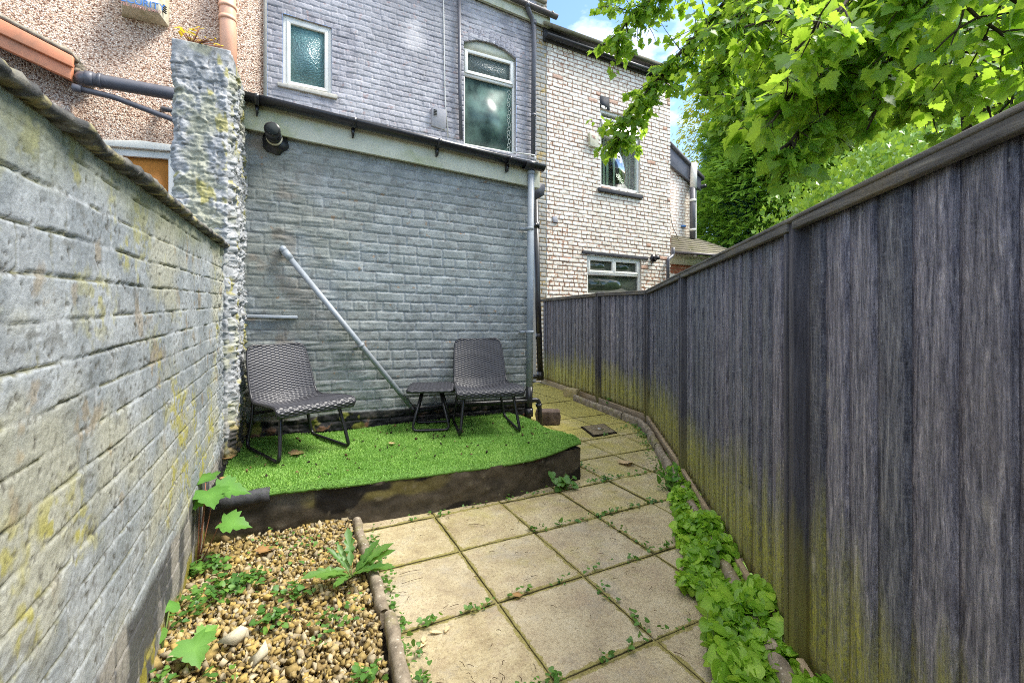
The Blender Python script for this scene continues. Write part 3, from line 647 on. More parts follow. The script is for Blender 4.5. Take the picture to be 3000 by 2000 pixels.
mesh('brickwork', V, f, 'painted_brick', pier, True, np.concatenate([cf, cr_, np.full((8, 3), .4)]))

# ------------------------------------------------------------------ plinth with artificial grass
PH = .245
plat = thing('plinth', (.9, 3.3, 0), 'low raised dark tarred concrete plinth under the artificial grass', 'plinth')
def plat_front(x): return np.interp(x, [-.42, .1, .5, .9, 1.3, 1.98], [2.90, 2.86, 2.80, 2.765, 2.745, 2.83])
u = np.arange(-.42, 1.985, .012); v = np.arange(-.04, PH+.001, .012); uu, vv = np.meshgrid(u, v, indexing='ij')
n1 = fbm(uu*3, vv*6, 4, 71); n2 = fbm(uu*18, vv*22, 4, 72); n3 = fbm(uu*8, vv*9, 4, 73)
hh = (n1-.5)*.03+(n2-.5)*.012+(n3-.5)*.014
chip = sm(.06, .03, np.hypot((uu-1.46)*.8, (vv-PH+.0)*1.4))+sm(.05, .02, np.hypot((uu-1.60)*.9, (vv-PH+.01)*1.2)); chip = np.clip(chip, 0, 1); hh -= chip*.03
notch = sm(.12, .02, np.hypot((uu-.04)*.6, (vv-PH)*1.)); hh -= notch*.03
c = lerp((.032, .026, .018), (.066, .053, .036), sm(.3, .7, n3))*(.6+.8*n2)[..., None]; c = lerp(c, (.13, .11, .03), sm(.52, .66, fbm(uu*2.6+1, vv*5, 4, 74))*sm(1.3, .5, uu)*.8)
c = lerp(c, (.012, .010, .008), sm(.62, .66, fbm(uu*3.1+7, vv*6, 3, 75))); c = lerp(c, (.30, .15, .09), chip*.9*sm(.4, .5, n2)); c = lerp(c, (.16, .14, .10), sm(.74, .8, n2)*.5); c = lerp(c, (.22, .19, .14), notch*.7)
P = np.stack([uu, plat_front(uu)-hh, vv], -1); nu, nv = uu.shape
Vp = P.reshape(-1, 3); f1 = grid_faces(nu, nv)
# right end face
u2 = np.arange(0, 1.12, .012); a2, b2 = np.meshgrid(u2, v, indexing='ij'); h2 = (fbm(a2*6, b2*9, 4, 77)-.5)*.02
P2 = np.stack([1.98+h2, plat_front(1.98)+a2, b2], -1).reshape(-1, 3); c2 = np.tile((.035, .029, .02), (len(P2), 1))*(.6+.8*fbm(a2*20, b2*20, 3, 78)).reshape(-1, 1)
top = box(-.42, 1.975, 2.93, 4.12, -.03, PH-.012)
V, f = join([(Vp, f1), (P2, grid_faces(len(u2), len(v))), top])
V2, f2_ = prism([(-.42, 2.77+.1), (1.975, 2.87)], 0, 1) if 0 else (None, None)
tp_ = np.array([(x, float(plat_front(x))+.01, PH-.01) for x in np.linspace(-.42, 1.98, 30)]+[(x, 2.96, PH-.01) for x in np.linspace(-.42, 1.98, 30)]); k = np.arange(29)
V, f = join([(V, f), (tp_, np.stack([k, k+1, k+31, k+30], -1))])
cc = np.concatenate([c.reshape(-1, 3), c2, np.full((8+60, 3), .03)])
mesh('concrete', V, f, 'tarred_concrete', plat, True, cc)
# short rounded piece on the left front edge
pc = [(x, float(plat_front(x))+.012, PH-.02+.01*s_) for x, s_ in ((-.36, 0), (-.25, 0), (-.12, 1), (-.075, 1))]
V, f = tube(pc, .040, 14); tag(mesh('drain_pipe_offcut', V, f, 'slate_sill', smooth=False), 'short dark rounded pipe piece under the left front corner of the artificial grass', 'pipe')

# artificial grass mat
FE = [(-.335, 2.905), (-.2, 2.865), (.03, 2.845), (.25, 2.812), (.40, 2.80), (.56, 2.80), (.70, 2.775), (.86, 2.76), (1.0, 2.755), (1.2, 2.74), (1.36, 2.735), (1.52, 2.745), (1.70, 2.785), (1.86, 2.815), (2.01, 2.85)]
def turf_front(x): return np.interp(x, [p[0] for p in FE], [p[1] for p in FE])+.012*(vn(x*9, x*0, 91)-.5)+.006*(vn(x*40, x*0, 92)-.5)
def turf_back(x): return np.interp(x, [-.34, 1.6, 2.0, 2.12, 2.2], [4.06, 4.06, 4.06, 3.98, 3.8])
def turf_right(t): return np.interp(t, [0, .25, .55, .8, 1.], [2.005, 2.05, 2.09, 2.13, 2.05])
nx, ny = 150, 90
s_ = np.linspace(0, 1, nx); t_ = np.linspace(0, 1, ny); ss, tt = np.meshgrid(s_, t_, indexing='ij')
xx = -.335+ss*(turf_right(tt)+.335); yy = turf_front(xx)*(1-tt)+turf_back(xx)*tt
zz = PH+.010+.014*(fbm(xx*2.2, yy*2.2, 3, 93)-.3)+.014*sm(.6, .68, fbm(xx*1.6+3, yy*4, 2, 94))
edge = sm(.035, 0., tt*1.2)*1.; zz -= edge*.02
zz += .05*sm(1.6, 2.0, xx)*sm(3.4, 2.9, yy)*fbm(xx*5, yy*5, 2, 95)*.6
zz -= sm(1.97, 2.12, xx)*.055*sm(.1, .5, tt)
tv = np.stack([xx, yy, zz], -1).reshape(-1, 3); tf = grid_faces(nx, ny)
tb = tv.copy(); tb[:, 2] -= .012
ring = np.concatenate([np.arange(nx)*ny, (nx-1)*ny+np.arange(1, ny), np.arange(nx-2, -1, -1)*ny+ny-1, np.arange(ny-2, 0, -1)]); m = len(ring); kk = np.arange(m)
turf = thing('artificial_grass', (.9, 3.4, PH), 'bright green artificial grass mat spread over the dark plinth', 'artificial grass')
mesh('backing', np.concatenate([tv, tb]), [tf, tf[:, ::-1]+len(tv), np.stack([ring, ring+len(tv), ring[(kk+1) % m]+len(tv), ring[(kk+1) % m]], -1)], 'turf_base', turf, True)
n = 95000
a_ = rng.uniform(0, 1, n); b_ = rng.uniform(0, 1, n); i = np.minimum((a_*(nx-1)).astype(int), nx-2); j = np.minimum((b_*(ny-1)).astype(int), ny-2)
fa, fb = a_*(nx-1)-i, b_*(ny-1)-j; g_ = tv.reshape(nx, ny, 3)
p = g_[i, j]*((1-fa)*(1-fb))[:, None]+g_[i+1, j]*(fa*(1-fb))[:, None]+g_[i, j+1]*((1-fa)*fb)[:, None]+g_[i+1, j+1]*(fa*fb)[:, None]
an = rng.uniform(0, 6.283, n); hl = rng.uniform(.006, .014, n); ln = rng.uniform(.3, 1.1, n); w_ = .0021
dx, dy_ = np.cos(an), np.sin(an); tip = p+np.stack([dx*hl*ln, dy_*hl*ln, hl], -1); sd_ = np.stack([-dy_*w_, dx*w_, dx*0], -1)
Vb = np.stack([p-sd_, p+sd_, tip], 1).reshape(-1, 3); cb = np.repeat(np.stack([np.clip(rng.normal(.5, .25, n)+(fbm(p[:, 0]*3, p[:, 1]*3, 3, 97)-.5)*.9+(fbm(p[:, 0]*14, p[:, 1]*14, 3, 98)-.5)*.8, 0, 1), rng.uniform(0, 1, n), rng.uniform(0, 1, n)], -1), 3, 0)
o = mesh('pile', Vb, np.arange(3*n).reshape(-1, 3), 'grass_blade', turf, col=cb); o['kind'] = 'stuff'

# ------------------------------------------------------------------ grey house
YH, YU = 4.10, 7.10
gh = thing('grey_house', (1., 7.1, 0), 'grey painted brick house with low rear extension behind the two chairs', 'house')
u = np.arange(-.36, 2.262, .0068); v = np.arange(.05, 2.80, .0068); uu, vv = np.meshgrid(u, v, indexing='ij')
hb_, mo_, id_ = bricks(uu, vv, .245, .0853, .013, 111, .0042, .0045, 5, .026)
smo = sm(1.5, .3, uu)*sm(2.4, 1.4, uu)                       # left part is smoothed over with thick paint
n1 = fbm(uu*3, vv*3, 4, 112); n2 = fbm(uu*11, vv*14, 4, 113); n3 = fbm(uu*40, vv*46, 4, 114)
ru = sm(1.2, .0, uu)
h = hb_*(.0085-.004*ru)+(id_-.5)*.004+(n1-.5)*.010*(1+ru)+(n2-.5)*(.003+.008*ru)+(n3-.5)*.0025
vgl = sm(.55, .7, fbm(uu*4, vv*24, 4, 115))*ru; h += vgl*.006
c = lerp((.195, .213, .208), (.265, .284, .278), sm(.3, .7, n2)); c = c*((.9+.2*id_)*(.84+.32*n3))[..., None]
c = lerp(c, (.33, .348, .355), mo_*.6*(1-.6*ru)); fzz = ((vv+.026*uu)/.0853) % 1; dl = sm(.10, .0, np.minimum(fzz, 1-fzz)+.10*(n2-.5))*hb_*sm(.38, .56, fbm(uu*7, vv*40, 4, 121)); bed_shade = sm(.90, .96, fzz)*sm(.35, .6, fbm(uu*9, vv*30, 4, 122)); c = lerp(c, (.05, .05, .048), np.clip(bed_shade, 0, 1)*.75)  # dark lines coloured along the bed joints, standing in for shade under each brick
c = lerp(c, (.21, .215, .175), ru*.6*sm(.35, .6, n1)); c = lerp(c, (.20, .165, .125), sm(.55, .7, fbm(uu*5, vv*5, 4, 116))*sm(.5, -.2, uu)*.7)
c = lerp(c, (.10, .095, .085), sm(.66, .74, fbm(uu*20, vv*36, 3, 117))*.45)
c = lerp(c, (.26, .15, .07), sm(.80, .83, fbm(uu*19, vv*19, 4, 118))*.7)
pl = sm(.0, .02, .40+.05*(n1-.5)+.02*(n2-.5)-.03*uu*0-vv); h += pl*(n2-.5)*.03
pc_ = lerp((.010, .010, .011), (.05, .045, .04), sm(.55, .7, n2)); pc_ = lerp(pc_, (.20, .20, .035), sm(.60, .66, fbm(uu*9, vv*9, 4, 119))*.9*sm(1.5, .6, uu)); pc_ = lerp(pc_, (.18, .09, .05), sm(.66, .7, n2)*sm(.36, .28, vv))
c = lerp(c, pc_, pl)
Vw, Fw, ring = field_wall((0, YH, 0), (1, 0, 0), (0, 0, 1), (0, -1, 0), u, v, h, .2)
mesh('extension_wall', Vw, Fw, 'painted_brick', gh, True, np.concatenate([c.reshape(-1, 3), np.full((len(ring), 3), .25)]))
for V, f in (box(2.06, 2.255, YH+.2, YU, 0, 2.75), box(-.4, -.2, YH+.2, YU, 0, 2.9)): mesh('extension_side_wall', V, f, 'lilac_brick', gh)
gl, gr = PY(721, 276, 3.97), PY(1592, 488, 3.97)
gl = gl+np.array([-.02, 0, 0])
def at_g(x): t = (x-gl[0])/(gr[0]-gl[0]); return gl*(1-t)+gr*t
ga = at_g(gl[0]); gb = at_g(gr[0])
fl0, fr0 = at_g(-.36), at_g(2.33)
fpoly = [(fl0[0], fl0[2]+.03), (fr0[0], fr0[2]+.03), (fr0[0], fr0[2]-.205), (fl0[0], fl0[2]-.235)]
V, f = prism(fpoly, 4.035, 4.055); mesh('fascia_board', V, f, 'cream_fascia', gh, bevel=.004)
V, f = prism([(fl0[0], fl0[2]-.225), (fr0[0], fr0[2]-.20), (fr0[0], fr0[2]-.185), (fl0[0], fl0[2]-.20)], 4.05, 4.12); mesh('soffit', V, f, 'cream_fascia', gh)
V, f = sweep(gutter_prof(.056), ga, gb); gut = mesh('gutter', V, f, 'black_plastic', gh, True)
bk = []
for pxx in (752, 1036, 1284, 1490):
    t_ = PY(pxx, 300, 3.97)[0]; p = at_g(t_); V, f = sweep(gutter_prof(.063, .008), p-np.array([.016, 0, 0]), p+np.array([.016, 0, 0])); Vb_, fb_ = prism([(p[0]-.014, p[2]-.05), (p[0]+.014, p[2]-.05), (p[0]+.006, p[2]-.125), (p[0]-.006, p[2]-.125)], 3.985, 4.034)
    V, f = join([(V, f), (Vb_, fb_)]); mesh('gutter_bracket', V, f, 'black_plastic', gut, False)
p = at_g(gr[0]-.16); V, f = sweep(gutter_prof(.067, .01), p-np.array([.06, 0, 0]), p+np.array([.06, 0, 0])); mesh('gutter_union', V, f, 'black_plastic', gut)
# box end of the eaves, right of the downpipe
V, f = prism(XZ([(1566, 532), (1598, 541), (1594, 572), (1566, 588)], 4.3), 4.3, 4.7); mesh('eaves_box', V, f, 'dark_pipe', gh)
# grey downpipe with black foot
dt = PY(1556, 497, 4.0); dm = PY(1551, 1132, 4.0); db = PY(1549, 1204, 4.0)
V, f = join([tube([dt, dm], .034, 16), tube([at_g(dt[0])-np.array([0, -.02, .05]), dt+np.array([0, 0, -.02])], .018, 10), tube([dt+np.array([0, 0, -.002]), dt+np.array([0, 0, -.05])], .038, 16)]); dp = mesh('downpipe', V, f, 'grey_pipe', gh, True)
for yy_ in (670, 972):
    q = PY(1552, yy_, 4.0); V, f = join([tube([q-np.array([0, 0, .014]), q+np.array([0, 0, .014])], .041, 16), box(q[0]-.085, q[0]+.03, 4.03, 4.075, q[2]-.012, q[2]+.012)]); mesh('pipe_clip', V, f, 'grey_pipe', dp, False)
V, f = join([tube([dm, db], .035, 16), tube([db+np.array([0, 0, .03]), db-np.array([0, 0, .05])], .044, 16)]); mesh('pipe_foot', V, f, 'black_plastic', dp, True)
# waste pipe running down across the wall, then along its foot
a = PY(834, 737, 4.04); b = PY(1206, 1192, 4.02); c1 = PY(1545, 1174, 4.0); d1 = np.array([c1[0]+.13, 4.0, c1[2]+.005])
dirn = (b-a)/np.linalg.norm(b-a)
V, f = join([tube([a, b], .0225, 14), tube([a-dirn*.005, a+dirn*.07], .029, 14), tube([a+np.array([-.012, 0, .02]), a+np.array([-.012, .07, .025])], .027, 12)]); wp = mesh('waste_pipe', V, f, 'grey_pipe', gh, True)
q = a+(b-a)*.575; V, f = join([tube([q-dirn*.012, q+dirn*.012], .029, 14), beam(q+np.array([0, .02, 0]), q+np.array([-.05, .06, -.03]), .02, .012)]); mesh('pipe_clip', V, f, 'grey_pipe', wp)
e1 = G(1575, 1222, .02); e1 = np.array([d1[0]+.02, 3.98, .02])
V, f = join([tube(rpath([b-dirn*.01, b+dirn*.05, c1*.3+b*.7, c1, d1, e1], .05), .024, 14), tube([b+dirn*.0, b+dirn*.05], .031, 12), tube([d1-np.array([.0, 0, .045]), d1-np.array([0, 0, .075])], .031, 12)]); mesh('waste_outlet', V, f, 'black_plastic', wp, True)
# ledge strip on the wall, flue
l0, l1 = PY(722, 926, 4.07), PY(872, 929, 4.07); V, f = beam(l0, l1, .035, .026); mesh('ledge_strip', V, f, 'grey_pipe', gh, bevel=.006)
fc = PY(806, 415, 4.09); fo = PY(797, 378, 3.86)
m_ = 26; an = np.arange(m_)*2*math.pi/m_; rr = .093*(1+.16*(vn(an*2.2, an*0, 5)-.5)+.1*(vn(an*5, an*0, 6)-.5))
V, f = prism([(fc[0]+r_*math.cos(q_), fc[2]-.01+r_*math.sin(q_)) for r_, q_ in zip(rr, an)], 4.07, 4.11)
flue = mesh('flue_seal', V, f, 'black_plastic', gh)
ds = (fo-fc)/np.linalg.norm(fo-fc)
V, f = join([tube([fc, fo], .050, 18), tube([fo-ds*.07, fo], .056, 18), tube([fc+ds*.10, fc+ds*.13], .056, 18)]); mesh('flue_pipe', V, f, 'black_plastic', flue, True)
V, f = tube([fc+ds*.055, fc+ds*.075], .058, 18); mesh('flue_ring', V, f, 'alarm_cream', flue, True)
V, f = tube([fo-ds*.004, fo+ds*.001], .045, 18); mesh('flue_mouth', V, f, 'room_dark', flue)

def wall_holes(name, outer, holes, Y, mat, parent, depth=.12):
    loops = [[Vector((a, b, 0)) for a, b in outer]]+[[Vector((a, b, 0)) for a, b in hq] for hq in holes]
    tri = tessellate_polygon(loops); flat = [p for l in loops for p in l]
    V = [(p.x, Y, p.y) for p in flat]; Fs = []
    for t3 in tri:
        a, b, c = (np.array(V[i]) for i in t3); nrm = np.cross(b-a, c-a); Fs.append(list(t3) if nrm[1] < 0 else list(t3)[::-1])
    n = len(outer)
    for hq in holes:
        m = len(hq); b0 = len(V); V += [(a, Y+depth, b) for a, b in hq]
        for i in range(m): Fs.append([n+i, n+(i+1) % m, b0+(i+1) % m, b0+i])
        n += m
    m = len(outer); b0 = len(V); V += [(a, Y+.3, b) for a, b in outer]
    for i in range(m): Fs.append([i, b0+i, b0+(i+1) % m, (i+1) % m])
    return mesh(name, np.array(V), Fs, mat, parent)
class Quad:                                                  # window opening in the plane Y: TL, TR, BR, BL
    def __init__(s, q, Y): s.q = [np.array(p) for p in q]; s.Y = Y; s.w = np.linalg.norm(s.q[1]-s.q[0]); s.h = np.linalg.norm(s.q[3]-s.q[0])
    def p(s, a, b):                                          # metres from left, metres from top
        a /= s.w; b /= s.h; q = s.q; return (q[0]*(1-a)*(1-b)+q[1]*a*(1-b)+q[2]*a*b+q[3]*(1-a)*b)
    def rect(s, x0, x1, z0, z1): return [s.p(x0, z0), s.p(x1, z0), s.p(x1, z1), s.p(x0, z1)]
def ring_prism(o_, i_, y0, y1):
    parts = []
    for k in range(4):
        parts.append(prism([o_[k], o_[(k+1) % 4], i_[(k+1) % 4], i_[k]], y0, y1))
    return join(parts)
def frame(Q, x0, x1, z0, z1, wd, y0, y1, parent, mat='frame_white', name='frame'):
    V, f = ring_prism(Q.rect(x0, x1, z0, z1), Q.rect(x0+wd, x1-wd, z0+wd, z1-wd), y0, y1); return mesh(name, V, f, mat, parent, bevel=.003)
def pane(Q, x0, x1, z0, z1, y, parent, mat):
    V, f = prism(Q.rect(x0, x1, z0, z1), y, y+.008); return mesh('pane', V, f, mat, parent)

_e0, _e1 = XZ([(1380, -10), (1610, 85)], YU-.06)
def eave(x): return float(_e1[1]+(x-_e1[0])*(_e1[1]-_e0[1])/(_e1[0]-_e0[0])+.16)
def inpoly(x, z, poly):
    c = np.zeros(x.shape, bool); n = len(poly)
    for i in range(n):
        (x1, z1), (x2, z2) = poly[i], poly[(i+1) % n]; c ^= ((z1 > z) != (z2 > z)) & (x < (x2-x1)*(z-z1)/((z2-z1) or 1e-9)+x1)
    return c
def brick_wall(name, x0, x1, z0, ztop, holes, Y, step, fn, parent, depth=.12):
    u = np.arange(x0, x1+step*.5, step); u[-1] = x1; zt = np.array([ztop(q) for q in u]); m = int((zt.max()-z0)/step); v = np.linspace(0, 1, m); uu, vv = np.meshgrid(u, v, indexing='ij'); zz = z0+(zt[:, None]-z0)*vv
    h, c = fn(uu, zz); V = np.stack([uu, Y-h, zz], -1).reshape(-1, 3); f = grid_faces(len(u), m); cx = V[f].mean(1); keep = np.ones(len(f), bool)
    for q in holes: keep &= ~inpoly(cx[:, 0], cx[:, 2], q)
    Fs = [f[keep]]; V = [V]; n = len(uu.ravel()); C = [c.reshape(-1, 3)]
    for q in holes:
        k = len(q); V.append(np.array([(a, Y-.004, b) for a, b in q]+[(a, Y+depth, b) for a, b in q])); Fs += [[n+i, n+(i+1) % k, n+k+(i+1) % k, n+k+i] for i in range(k)]; n += 2*k; C.append(np.tile(c.reshape(-1, 3).mean(0), (2*k, 1)))
    b = box(x0, x1, Y+.32, Y+.34, z0, float(zt.min())-.05)[0]; e = np.array([(x0, Y, z0), (x0, Y, zt[0]), (x0, Y+.33, zt[0]), (x0, Y+.33, z0), (x1, Y, z0), (x1, Y, zt[-1]), (x1, Y+.33, zt[-1]), (x1, Y+.33, z0)]); V.append(e); Fs += [[n, n+1, n+2, n+3], [n+7, n+6, n+5, n+4], [n+1, n+5, n+6, n+2]]; C.append(np.tile(c.reshape(-1, 3).mean(0), (8, 1)))
    return mesh(name, np.concatenate(V), Fs, 'painted_brick', parent, True, np.concatenate(C))
def fn_lilac(u, z):
    hb, mo, idd = bricks(u, z, .24, .083, .010, 211, .006, .0055, 5, .026); n1 = fbm(u*3, z*3, 4, 212); n2 = fbm(u*12, z*12, 4, 213); n3 = fbm(u*36, z*36, 3, 214)
    h = hb*.007+(idd-.5)*.006+(n1-.5)*.01+(n2-.5)*.008+(n3-.5)*.005
    c = lerp((.285, .275, .298), (.38, .365, .388), sm(.3, .7, n2))*((.9+.2*idd)*(.86+.28*n3))[..., None]
    fz = ((z+.026*u)/.083) % 1; cr = np.clip(mo*sm(.40, .60, fbm(u*8, z*24, 4, 215)), 0, 1)*sm(.2, .0, np.minimum(fz, 1-fz)-.02); c = lerp(c, (.10, .095, .11), cr*.8); h -= cr*.004
    c = lerp(c, (.46, .45, .47), sm(.55, .7, fbm(u*1.6, z*1.6, 4, 216))*.5); c = lerp(c, (.27, .26, .27), sm(.55, .7, fbm(u*2.1+9, z*1.1, 4, 217))*.5)
    p = PY(1215, 108, 7.1); d = np.hypot(u-p[0], z-p[2])+.28*(fbm(u*5, z*5, 4, 218)-.5)+.1*(n3-.5); k = sm(.30, .10, d); c = lerp(c, (.56, .53, .53), k*.8); h = h*(1-k*.6)
    c = lerp(c, (.36, .24, .22), sm(.74, .78, fbm(u*17, z*17, 4, 219))*.6); return h, c
def fn_white(u, z):
    hb, mo, idd = bricks(u, z, .215, .0775, .013, 231, .0055, .0065, 4, .03); n1 = fbm(u*2, z*2, 4, 232); n2 = fbm(u*14, z*14, 4, 233); n3 = fbm(u*45, z*45, 3, 234)
    h = hb*.007+(idd-.5)*.005+(n2-.5)*.006; c = lerp((.68, .61, .51), (.87, .81, .71), sm(.25, .7, n2))*((.9+.18*idd)*(.88+.24*n3))[..., None]
    fl = sm(.515, .61, .55*fbm(u*22, z*30, 4, 235)+.25*n1+.28*(1-hb)+.10*sm(3.2, .8, z)); c = lerp(c, lerp((.28, .12, .06), (.46, .22, .12), n3), fl*.9)
    bare = (idd > .983)*hb; c = lerp(c, lerp((.36, .14, .07), (.50, .24, .13), n2), bare*.75)
    mm = np.clip(1-hb*1.25, 0, 1)*sm(.25, .5, fbm(u*9, z*14, 4, 236)+.12); c = lerp(c, lerp((.17, .085, .05), (.33, .19, .11), n3), mm*.92)
    return h, c
def fn_peel(u, z):
    hb, mo, idd = bricks(u, z, .23, .0775, .012, 251, .005, .006, 2, .03); n2 = fbm(u*14, z*14, 4, 253); n3 = fbm(u*45, z*45, 3, 254)
    c = lerp((.28, .275, .255), (.42, .41, .37), n2)*(.85+.3*idd)[..., None]; c = lerp(c, lerp((.34, .24, .08), (.52, .38, .14), n3), sm(.48, .58, .7*fbm(u*9, z*9, 5, 255)+.3*(1-hb)+.0)); c = lerp(c, (.16, .10, .055), np.clip(1-hb*1.2, 0, 1)*.8)
    return hb*.007+(n2-.5)*.006, c
def upright(q):                                               # make the sides of an opening vertical
    a = (q[0][0]+q[-1][0])/2; k = len(q)//2 if len(q) == 4 else None; q = [list(p) for p in q]; j = 1 if len(q) == 4 else len(q)-3
    b = (q[j][0]+q[j+1][0])/2; q[0][0] = q[-1][0] = a; q[j][0] = q[j+1][0] = b; return [tuple(p) for p in q]
ot = XZ([(783, -420), (1640, -420)], YU); k0 = PY(783, 0, YU)[0]; k1 = PY(1571, 0, YU)[0]; k2 = PY(1602, 0, YU)[0]
def eave(x, Yp=YU): return float(np.interp(x, [k0, k2, 7.4], [7.95, 7.18, 6.5]))
w1 = XZ([(829, 40), (972, 82), (972, 280), (829, 252)], YU)
w2 = XZ([(1357, 128), (1512, 172), (1511, 452), (1359, 424)], YU)
arch = XZ([(1357, 122), (1395, 117), (1440, 126), (1480, 146), (1513, 172)], YU)
w2h = [arch[0], arch[1], arch[2], arch[3], arch[4], w2[2], w2[3]]
up = gh
w1 = upright(w1); w2 = upright(w2); w2h = upright(w2h)
brick_wall('upper_wall', k0, k1, 3.4, eave, [w1, w2h], YU, .0105, fn_lilac, gh)
brick_wall('peeling_wall_strip', k1, k2, 0, eave, [], YU+.004, .0105, fn_peel, gh)
# soldier-brick arch over the tall window
ac = []
top_ = XZ([(1352, 92), (1395, 82), (1442, 92), (1486, 112), (1522, 150)], YU)
def cl(P, t): P = np.array(P); s = np.linspace(0, 1, len(P)); return np.array([np.interp(t, s, P[:, 0]), np.interp(t, s, P[:, 1])])
for i in range(11):
    a0, a1 = i/11+.006, (i+1)/11-.006; ac.append(prism([tuple(cl(arch, a0)), tuple(cl(arch, a1)), tuple(cl(top_, a1)), tuple(cl(top_, a0))], YU-.006-.003*(i % 2), YU+.05))
V, f = join(ac); mesh('brick_arch', V, f, 'lilac_brick', gh, bevel=.006)
Q = Quad(w1, YU); win = frame(Q, 0, Q.w, 0, Q.h, .055, YU+.03, YU+.10, gh, name='window')
frame(Q, .05, Q.w-.05, .05, Q.h-.05, .045, YU+.018, YU+.08, win, name='sash'); pane(Q, .08, Q.w-.08, .08, Q.h-.08, YU+.055, win, 'frosted')
s0 = XZ([(813, 241), (988, 279), (988, 291), (813, 252)], YU-.03); mesh('sill', *prism(s0, YU-.045, YU+.03), 'sill_stone', win, bevel=.006)
Q = Quad(w2, YU); win = frame(Q, .0, Q.w, .02, Q.h, .045, YU+.05, YU+.12, gh, name='window')
tr_ = Q.h*.27
mesh('arch_infill', *prism([tuple(cl(arch, 0)), tuple(cl(arch, .25)), tuple(cl(arch, .5)), tuple(cl(arch, .75)), tuple(cl(arch, 1)), tuple(Q.p(Q.w, .04)), tuple(Q.p(0, .04))], YU+.045, YU+.11), 'cream_fascia', win)
frame(Q, .04, Q.w-.04, .055, tr_, .05, YU+.03, YU+.10, win, name='transom_sash'); pane(Q, .07, Q.w-.07, .08, tr_-.02, YU+.07, win, 'glass_top')
mesh('mullion_rail', *prism(Q.rect(.03, Q.w-.03, tr_, tr_+.05), YU+.045, YU+.11), 'frame_white', win); pane(Q, .035, Q.w-.035, tr_+.05, Q.h-.03, YU+.08, win, 'glass_teal')
# lace edge of a curtain seen as a row of rings through the lower pane
rg_ = []
for i in range(15):
    zc = tr_+.13+i*(Q.h-tr_-.22)/14; cx, cz = Q.p(Q.w-.10+.012*math.sin(i*1.7), zc); rg_.append(tube([(cx+.026*math.cos(q_), YU+.077, cz+.034*math.sin(q_)) for q_ in np.arange(12)*math.pi/6], .004, 5, True))
V, f = join(rg_); mesh('curtain_edge', V, f, 'blind', win)
# small things screwed to the upper wall
ab = XZ([(1263, 318), (1304, 328), (1304, 384), (1263, 370)], YU); z_ = ab[0]
V, f = prism([ab[0], ab[1], ab[2], ab[3]], YU-.075, YU); V = np.concatenate([V]); V[2, 1] += .05; V[3, 1] += .05
vb = mesh('vent_box', V, f, 'alarm_grey', gh, bevel=.004)
V, f = join([box(ab[0][0]+.02, ab[0][0]+.075, YU-.079, YU-.07, ab[0][1]-.05-.025*i, ab[0][1]-.040-.025*i) for i in range(4)]); mesh('vent_slot', V, f, 'room_dark', vb)
V, f = tube([PY(1299, -60, YU-.02), PY(1301, 130, YU-.02), PY(1304, 290, YU-.02), PY(1313, 402, YU-.02)], .008, 8); mesh('cable', V, f, 'frame_white', gh, True)
V, f = tube([PY(1345, -60, YU-.06), PY(1347, 250, YU-.06), PY(1351, 408, YU-.06)], .030, 14); mesh('upper_waste_pipe', V, f, 'dark_pipe', gh, True)
V, f = tube(rpath([PY(1505, 447, YU-.3), PY(1567, 455, YU-.3), PY(1567, 470, YU-.3)], .03), .012, 8); mesh('overflow_pipe', V, f, 'frame_white', gh, True)
# eaves of the grey house
yE = YU-.02
e0, e1_ = XZ([(1380, -10), (1610, 85)], YU-.06)
def up_l(p, d): return (p[0], p[1]+d)
sl_ = (e1_[1]-e0[1])/(e1_[0]-e0[0]); L0 = (k0, e1_[1]+(k0-e1_[0])*sl_)
mesh('upper_fascia', *prism([L0, e1_, up_l(e1_, .24), up_l(L0, .24)], YU-.085, YU-.03), 'cream_fascia', gh, bevel=.004)
g1_ = np.array([e1_[0]+.10, YU-.15, e1_[1]+.20]); g0_ = np.array([k0, YU-.15, L0[1]+.20])
V, f = sweep(gutter_prof(.06), g0_, g1_); ug = mesh('upper_gutter', V, f, 'brown_gutter', gh, True)
V, f = sweep(gutter_prof(.066, .01), g1_-np.array([.14, 0, -.03]), g1_-np.array([.10, 0, -.02])); mesh('gutter_union', V, f, 'brown_gutter', ug)
mesh('main_roof', *join([beam((k0-.05, YU+2., g0_[2]+1.3), (k2+.05, YU+2., g1_[2]+1.3), 4.6, .06, (0, -.5, 1))]), 'slate_roof', gh)
dpath = rpath([PY(1544, -30, YU-.16), PY(1545, 22, YU-.16), PY(1562, 64, YU-.08), PY(1564, 100, YU-.08), PY(1562, 458, YU-.08)], .08)
V, f = join([tube(dpath, .040, 16), tube([PY(1545, 8, YU-.16), PY(1545, 22, YU-.16)], .048, 16), tube([PY(1564, 62, YU-.08), PY(1564, 74, YU-.08)], .047, 16)]); ud = mesh('upper_downpipe', V, f, 'dark_pipe', gh, True)
q = PY(1563, 338, YU-.08); V, f = tube([q-np.array([0, 0, .02]), q+np.array([0, 0, .02])], .048, 16); mesh('pipe_clip', V, f, 'dark_pipe', ud, True)
# lean-to roof over the extension (hidden behind its gutter from the yard)
rz0 = fl0[2]+.02; rz1 = fr0[2]+.02
Vr_ = np.array([(-.38, 3.98, rz0), (2.30, 3.98, rz1), (2.30, YU, rz1+.98), (-.38, YU, rz0+.98)]); Vr_ = np.concatenate([Vr_, Vr_-np.array([0, 0, .03])])
mesh('extension_roof', Vr_, np.array([(0, 1, 2, 3), (7, 6, 5, 4), (0, 4, 5, 1), (1, 5, 6, 2), (2, 6, 7, 3), (3, 7, 4, 0)]), 'slate_roof', gh)
